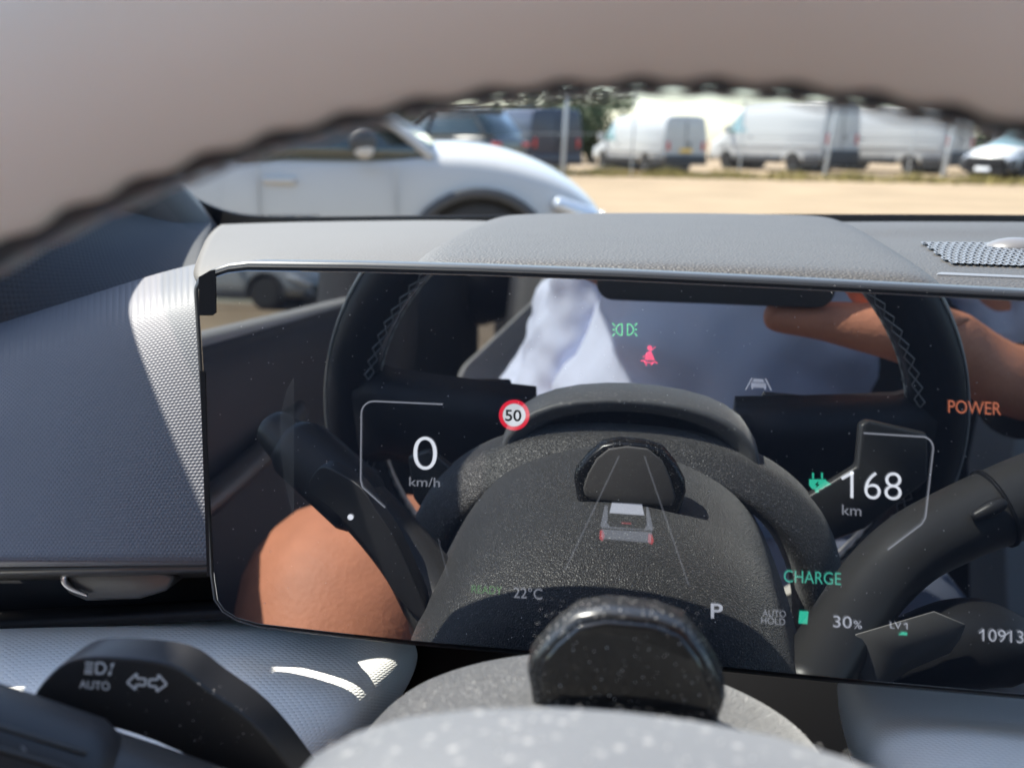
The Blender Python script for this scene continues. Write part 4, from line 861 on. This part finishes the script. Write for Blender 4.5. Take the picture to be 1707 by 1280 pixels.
# hub, back shell and spokes
def H2(x, y, z): return WCW+WX*x+WU*y+WN*z      # wheel coordinates: right, up the wheel, to the driver
def hubring(z, sx, sy, yo, n=32, pw=2.6):
    out_ = []
    for k in range(n):
        a = 2*math.pi*k/n; c, s = math.cos(a), math.sin(a); e = 2/pw
        out_.append(H2(sx*math.copysign(abs(c)**e, c), yo+sy*math.copysign(abs(s)**e, s), z))
    return out_
HS = [(.012, .0004), (.026, .002), (.038, .0048), (.047, .0085), (.055, .014), (.061, .022), (.065, .034), (.064, .052), (.05, .068), (.02, .076)]
def hubsec(w_, top, k, dz=0.0):
    P = [(0, 0)]+HS+[(0, .078)]+[(-x, y) for x, y in HS[::-1]]
    return [F(.002+x*k, top-.0014-y*k-dz, w_) for x, y in P]
hb = loft('hub_cover', [hubsec(.170, -.0905, .80), hubsec(.153, -.0865, .88), hubsec(.1495, -.083, .94), hubsec(.1485, -.0808, .975), hubsec(.151, -.0795, .99), hubsec(.17, -.0785, 1.02), hubsec(.192, -.0790, 1.03), hubsec(.212, -.0840, 1.0), hubsec(.228, -.092, .9), hubsec(.238, -.102, .7), hubsec(.242, -.115, .4)], MT['hubgrey'], swh)
def arch(w_, top, hw, ht, n=24, pw=2.4):
    out_ = []
    for k in range(n+1):
        a = math.pi*(1.12-1.24*k/n); c, s_ = math.cos(a), math.sin(a); e = 2/pw
        out_.append(F(hw*math.copysign(abs(c)**e, c), top-ht+ht*math.copysign(abs(s_)**e, s_), w_))
    return out_
patch('back_shell', [arch(.168, -.0978, .109, .083), arch(.151, -.0985, .109, .083), arch(.1458, -.1005, .106, .083), arch(.139, -.106, .099, .0805), arch(.1345, -.1105, .093, .079), arch(.1345, -.1125, .0905, .078), arch(.140, -.1145, .0885, .078), arch(.155, -.116, .0875, .078)], MT['leather'], swh, solid=.002, sub=2)
for s in (-1, 1):
    loft('spoke', [[H2(s*x, y+cy_, z+cz) for (y, z) in ((-hh, -.012), (-hh*.6, -.018), (hh*.6, -.018), (hh, -.012), (hh, .008), (hh*.6, .012), (-hh*.6, .012), (-hh, .008))] for x, hh, cy_, cz in ((.055, .034, .004, -.014), (.085, .033, .006, -.012), (.115, .028, .010, -.006), (.142, .026, .012, -.001), (.16, .032, .012, 0))], MT['rimblack'], swh)
    bp_ = slab('button_pad', [H2(s*x, y, .010) for x, y in ((.072, -.02), (.072, .03), (.115, .028), (.13, .02), (.13, -.01), (.112, -.02))], WN*.005, MT['gloss'], swh, bevel=.002)
loft('spoke', [[H2(x*hh, y, z) for (x, z) in ((-1, -.01), (-.6, -.015), (.6, -.015), (1, -.01), (1, .006), (.6, .01), (-.6, .01), (-1, .006))] for y, hh in ((-.04, .045), (-.08, .035), (-.12, .032), (-.155, .04))], MT['rimblack'], swh)
# shift paddles, measured in the mirror
slab('paddle', [M(716, 748, .165), M(786, 802, .158), M(782, 878, .158), M(748, 900, .162), M(690, 830, .17), M(680, 760, .17)], E_W*.007, MT['satin'], swh, bevel=.0018, seg=3)
slab('paddle', [M(1432, 706, .165), M(1446, 700, .165), M(1545, 722, .172), M(1545, 800, .172), M(1440, 880, .165), M(1338, 918, .158), M(1328, 836, .158), M(1426, 776, .16)], E_W*.007, MT['satin'], swh, bevel=.0018, seg=3)

# ------------------------------------------------------------------ driver, seat, phone, watch
seat = thing('driver_seat', 'grey cloth driver seat mirrored behind the person', 'seat', F(.0, -.8, .85))
mods(loft('backrest', [[F(.03+u_*hw, v_, w_) for u_, w_ in ((-1, wb-.04), (-.8, wb), (.8, wb), (1, wb-.04), (1, wb+.1), (-1, wb+.1))] for v_, hw, wb in ((-.5, .26, .87), (-.3, .27, .91), (-.19, .25, .94), (-.10, .16, .96), (.0, .12, .98), (.17, .10, 1.0))], MT['seat'], seat), bevel=.02, seg=3)
mods(loft('headrest', [[F(u_*hw, v_, w_) for u_, w_ in ((-1, wb), (-.7, wb-.03), (.7, wb-.03), (1, wb), (1, wb+.08), (-1, wb+.08))] for v_, hw, wb in ((.19, .11, .98), (.26, .13, .98), (.36, .1, 1.0))], MT['seat'], seat), bevel=.02)
slab('cushion', [F(-.26, -.52, .5), F(-.26, -.5, .84), F(-.26, -.66, .84), F(-.26, -.66, .48)], (.52, 0, 0), MT['seat'], seat, bevel=.03)
pseat = copy_tree(seat); pseat.location = seat.location+E_U*.70; pseat['label'] = 'unseen grey cloth passenger seat, added to bounce light onto the right pad'  # unseen seat, added so sunlight bounces onto the right lower pad
person = thing('person', 'person in a pale blue shirt and shorts mirrored in the display, holding a phone', 'person', F(.03, -.62, .75))
hL = M(470, 960, .36)
# torso leans to the right of the car; index, (point, radius)
B = [(F(.0, -.44, .76), (.15, .12)), (F(.05, -.25, .73), (.145, .105)), (F(.105, -.05, .71), (.16, .11)), (F(.15, .09, .73), (.13, .09)), (F(.145, .17, .74), (.055, .055)), (F(.12, .23, .735), (.062, .066)), (F(.125, .30, .73), (.078, .09)), (F(.125, .37, .74), (.068, .08)), (F(.125, .41, .745), (.035, .04)),
     (F(.27, .07, .74), .056), (F(.43, -.13, .62), .045), (F(.345, -.115, .47), .036), (F(.262, -.098, .385), (.028, .022)),
     (F(.02, .05, .745), .056), (F(-.085, -.17, .765), .046), (F(-.13, -.34, .70), .036), (F(-.12, -.38, .64), .026),
     (F(-.09, -.45, .70), .085), (F(-.22, -.285, .40), (.105, .103)), (F(-.21, -.43, .27), .056), (F(-.2, -.68, .18), .042), (F(-.2, -.76, .08), .035),
     (F(.10, -.45, .70), .085), (F(.20, -.305, .41), (.068, .066)), (F(.2, -.45, .28), .054), (F(.18, -.70, .16), .042), (F(.18, -.78, .05), .035), (F(-.155, -.355, .56), .09), (F(.15, -.365, .56), .076), (F(-.212, -.325, .345), (.082, .08))]
Ed = [(0, 1), (1, 2), (2, 3), (3, 4), (4, 5), (5, 6), (6, 7), (7, 8), (3, 9), (9, 10), (10, 11), (11, 12), (3, 13), (13, 14), (14, 15), (15, 16), (0, 17), (17, 27), (27, 18), (18, 29), (29, 19), (19, 20), (20, 21), (0, 22), (22, 28), (28, 23), (23, 24), (24, 25), (25, 26)]
# the hand that holds the phone: palm and five fingers as part of the body
b0 = len(B)
B += [(F(.205, -.066, .345), (.046, .02)), (F(.165, -.04, .33), (.04, .014))]; Ed += [(12, b0), (b0, b0+1)]
def finger(root, pts, r0):
    i0 = len(B); Ed.append((root, i0))
    for k, p in enumerate(pts):
        B.append((F(*p), r0*(1-.12*k))); 
        if k: Ed.append((i0+k-1, i0+k))
thumb = [(.185, -.066, .328), (.148, -.0585, .32), (.118, -.0545, .317), (.094, -.0535, .316), (.083, -.053, .3165)]
i0 = len(B); Ed.append((b0, i0))
for k, (p, r) in enumerate(zip(thumb, (.026, .018, .0125, .0118, .0078))):
    B.append((F(*p), r)); 
    if k: Ed.append((i0+k-1, i0+k))
for k, (y_, ln) in enumerate(((.034, .05), (.016, .055), (-.002, .05), (-.02, .04))):
    finger(b0+1, [(.15-.004*k, y_*.9-.01, .336), (.132, y_, .345), (.13-ln*.55, y_, .345), (.13-ln, y_*1.02, .341)], .0092)
skinned('body', B, Ed, MT['skin'], person, sub=2)
SH = [(F(.005, -.42, .755), (.175, .15)), (F(.075, -.26, .715), (.21, .148)), (F(.14, -.06, .70), (.222, .142)), (F(.165, .085, .725), (.18, .115)), (F(.145, .155, .74), (.075, .075)), (F(.33, .065, .72), .082), (F(.42, -.09, .645), .072), (F(.445, -.135, .60), .06), (F(.02, .05, .74), .08), (F(-.03, -.06, .75), .072), (F(-.08, -.165, .76), .07), (F(-.12, -.29, .71), .056), (F(-.135, -.335, .685), .046)]
shm = skinned('shirt', SH, [(0, 1), (1, 2), (2, 3), (3, 4), (3, 5), (5, 6), (6, 7), (3, 8), (8, 9), (9, 10), (10, 11), (11, 12)], MT['shirt'], person, sub=4)
tx = bpy.data.textures.new('folds', 'CLOUDS'); tx.noise_scale = .075; tx.noise_depth = 2
dm = shm.modifiers.new('folds', 'DISPLACE'); dm.texture = tx; dm.strength = .06; dm.mid_level = .5; dm.texture_coords = 'GLOBAL'
SO = [(F(.0, -.46, .755), (.18, .15)), (F(-.10, -.455, .69), .108), (F(-.14, -.39, .60), .10), (F(.10, -.455, .69), .108), (F(.155, -.365, .55), .098), (F(.20, -.30, .42), (.088, .086)), (F(.204, -.32, .375), (.08, .078))]
skinned('shorts', SO, [(0, 1), (1, 2), (0, 3), (3, 4), (4, 5), (5, 6)], MT['shorts'], person, sub=2)
hr_ = [(F(.125, .355, .765), (.085, .09)), (F(.125, .40, .755), (.075, .08))]
skinned('hair', hr_, [(0, 1)], MT['hair'], person, sub=2)
for s in (-1, 1):
    ec = F(.125+s*.032, .31, .645); loft('eye', [[ec+(E_U*math.cos(a)+E_V*math.sin(a)*.7)*.011*math.cos(b)+E_W*(-.008*math.sin(b)) for a in (2*math.pi*k/12 for k in range(12))] for b in (0, .5, 1.0, 1.5)], MT['lampm'], person)
    tube('ear', [F(.125+s*.082, .325, .73), F(.125+s*.088, .30, .735), F(.125+s*.082, .275, .725)], [.008, .012, .008], MT['skin'], person, seg=8, sm=4)
tube('nose', [F(.125, .31, .642), F(.125, .285, .628), F(.125, .272, .632)], [.008, .012, .012], MT['skin'], person, seg=8, sm=4)
tube('mouth', [F(.102, .245, .652), F(.125, .243, .644), F(.148, .245, .652)], [.003, .006, .003], MT['red'], person, seg=8, sm=4)
wa = thing('wristwatch', 'dark wristwatch with black strap mirrored at the right edge of the display', 'watch', F(.30, -.107, .42))
wd = (F(.345, -.115, .47)-F(.262, -.098, .385)).normalized(); wc = F(.285, -.108, .408)
tube('strap', [wc-wd*.011, wc+wd*.011], .0345, MT['deep'], wa, seg=24, sm=2, round_ends=False)
tube('case', [wc-E_W*.033+E_V*.008, wc-E_W*.040+E_V*.010], .016, MT['gloss'], wa, seg=20, sm=2, up=E_V)
ph = thing('smartphone', 'dark smartphone held sideways, its lower edge mirrored at the top of the display', 'phone', F(.05, -.02, .306))
def rr(x0, x1, y0, y1, r, w_):
    P = []
    for cx_, cy_, a0 in ((x1-r, y1-r, 0), (x0+r, y1-r, 90), (x0+r, y0+r, 180), (x1-r, y0+r, 270)):
        P += [F(cx_+r*math.cos(R_(a0+k*15)), cy_+r*math.sin(R_(a0+k*15)), w_) for k in range(7)]
    return P
slab('phone_body', rr(-.0226, .124, -.046, .0255, .011, .3015), E_W*.0085, MT['plastic'], ph, bevel=.0012)
slab('camera_island', rr(-.0205, .0145, -.0125, .0235, .008, .30135), E_W*.001, MT['gloss'], ph, bevel=.0003)
slab('phone_screen', rr(-.021, .1225, -.0445, .024, .01, .3101), E_W*.0004, MT['gloss'], ph)

# ------------------------------------------------------------------ dust on the shroud, the hub and the glass
rn = random.Random(5); pc = []
OCT = [(1, 0, 0), (-1, 0, 0), (0, 1, 0), (0, -1, 0), (0, 0, 1), (0, 0, -1)]; OF = [(0, 2, 4), (2, 1, 4), (1, 3, 4), (3, 0, 4), (2, 0, 5), (1, 2, 5), (3, 1, 5), (0, 3, 5)]
def speck(p, r): pc.append(([p+Vector(o_)*r*rn.uniform(.6, 1.3) for o_ in OCT], OF))
for i in range(2600):
    speck(shroud(rn.uniform(1.5, 8), rn.uniform(0, 10), rn.choice((-1, 1)))+E_V*.0001, rn.choice((.0001, .00012, .00014, .00018, .00028)))
for i in range(150):
    w_ = rn.choice((rn.uniform(.151, .192), rn.uniform(.151, .165))); top = -.0809-(w_-.192)*0; x = rn.uniform(-.055, .055); k = 1.0
    hx = [(0, 0)]+HS; dv = 0
    for (x0, y0), (x1, y1) in zip(hx, hx[1:]):
        if x0 <= abs(x) < x1: dv = y0+(y1-y0)*(abs(x)-x0)/(x1-x0)
    speck(F(.002+x, -.0799-dv, w_), rn.choice((.0001, .00012, .00016, .00022)))
for i in range(70): speck(F(rn.uniform(-.016, .02), rn.uniform(-.108, -.091), .0959), rn.choice((.0001, .00014, .0002)))
for i in range(160): speck(F(rn.uniform(-.02, .022), rn.uniform(-.112, -.09), .0813), rn.choice((.00008, .00012)))
for i in range(420): speck(S(rn.uniform(360, 1707), rn.uniform(470, 1080), .0012), rn.choice((.00008, .0001, .00014)))
for i in range(45): speck(onpad(rn.uniform(150, 440), rn.uniform(1130, 1240), .0006), rn.choice((.00008, .00012, .00018)))
du = joined('dust', pc, MT['dust'], smooth=False); du['kind'] = 'stuff'; du['label'] = 'pale dust specks on the column shroud, camera pod and display'
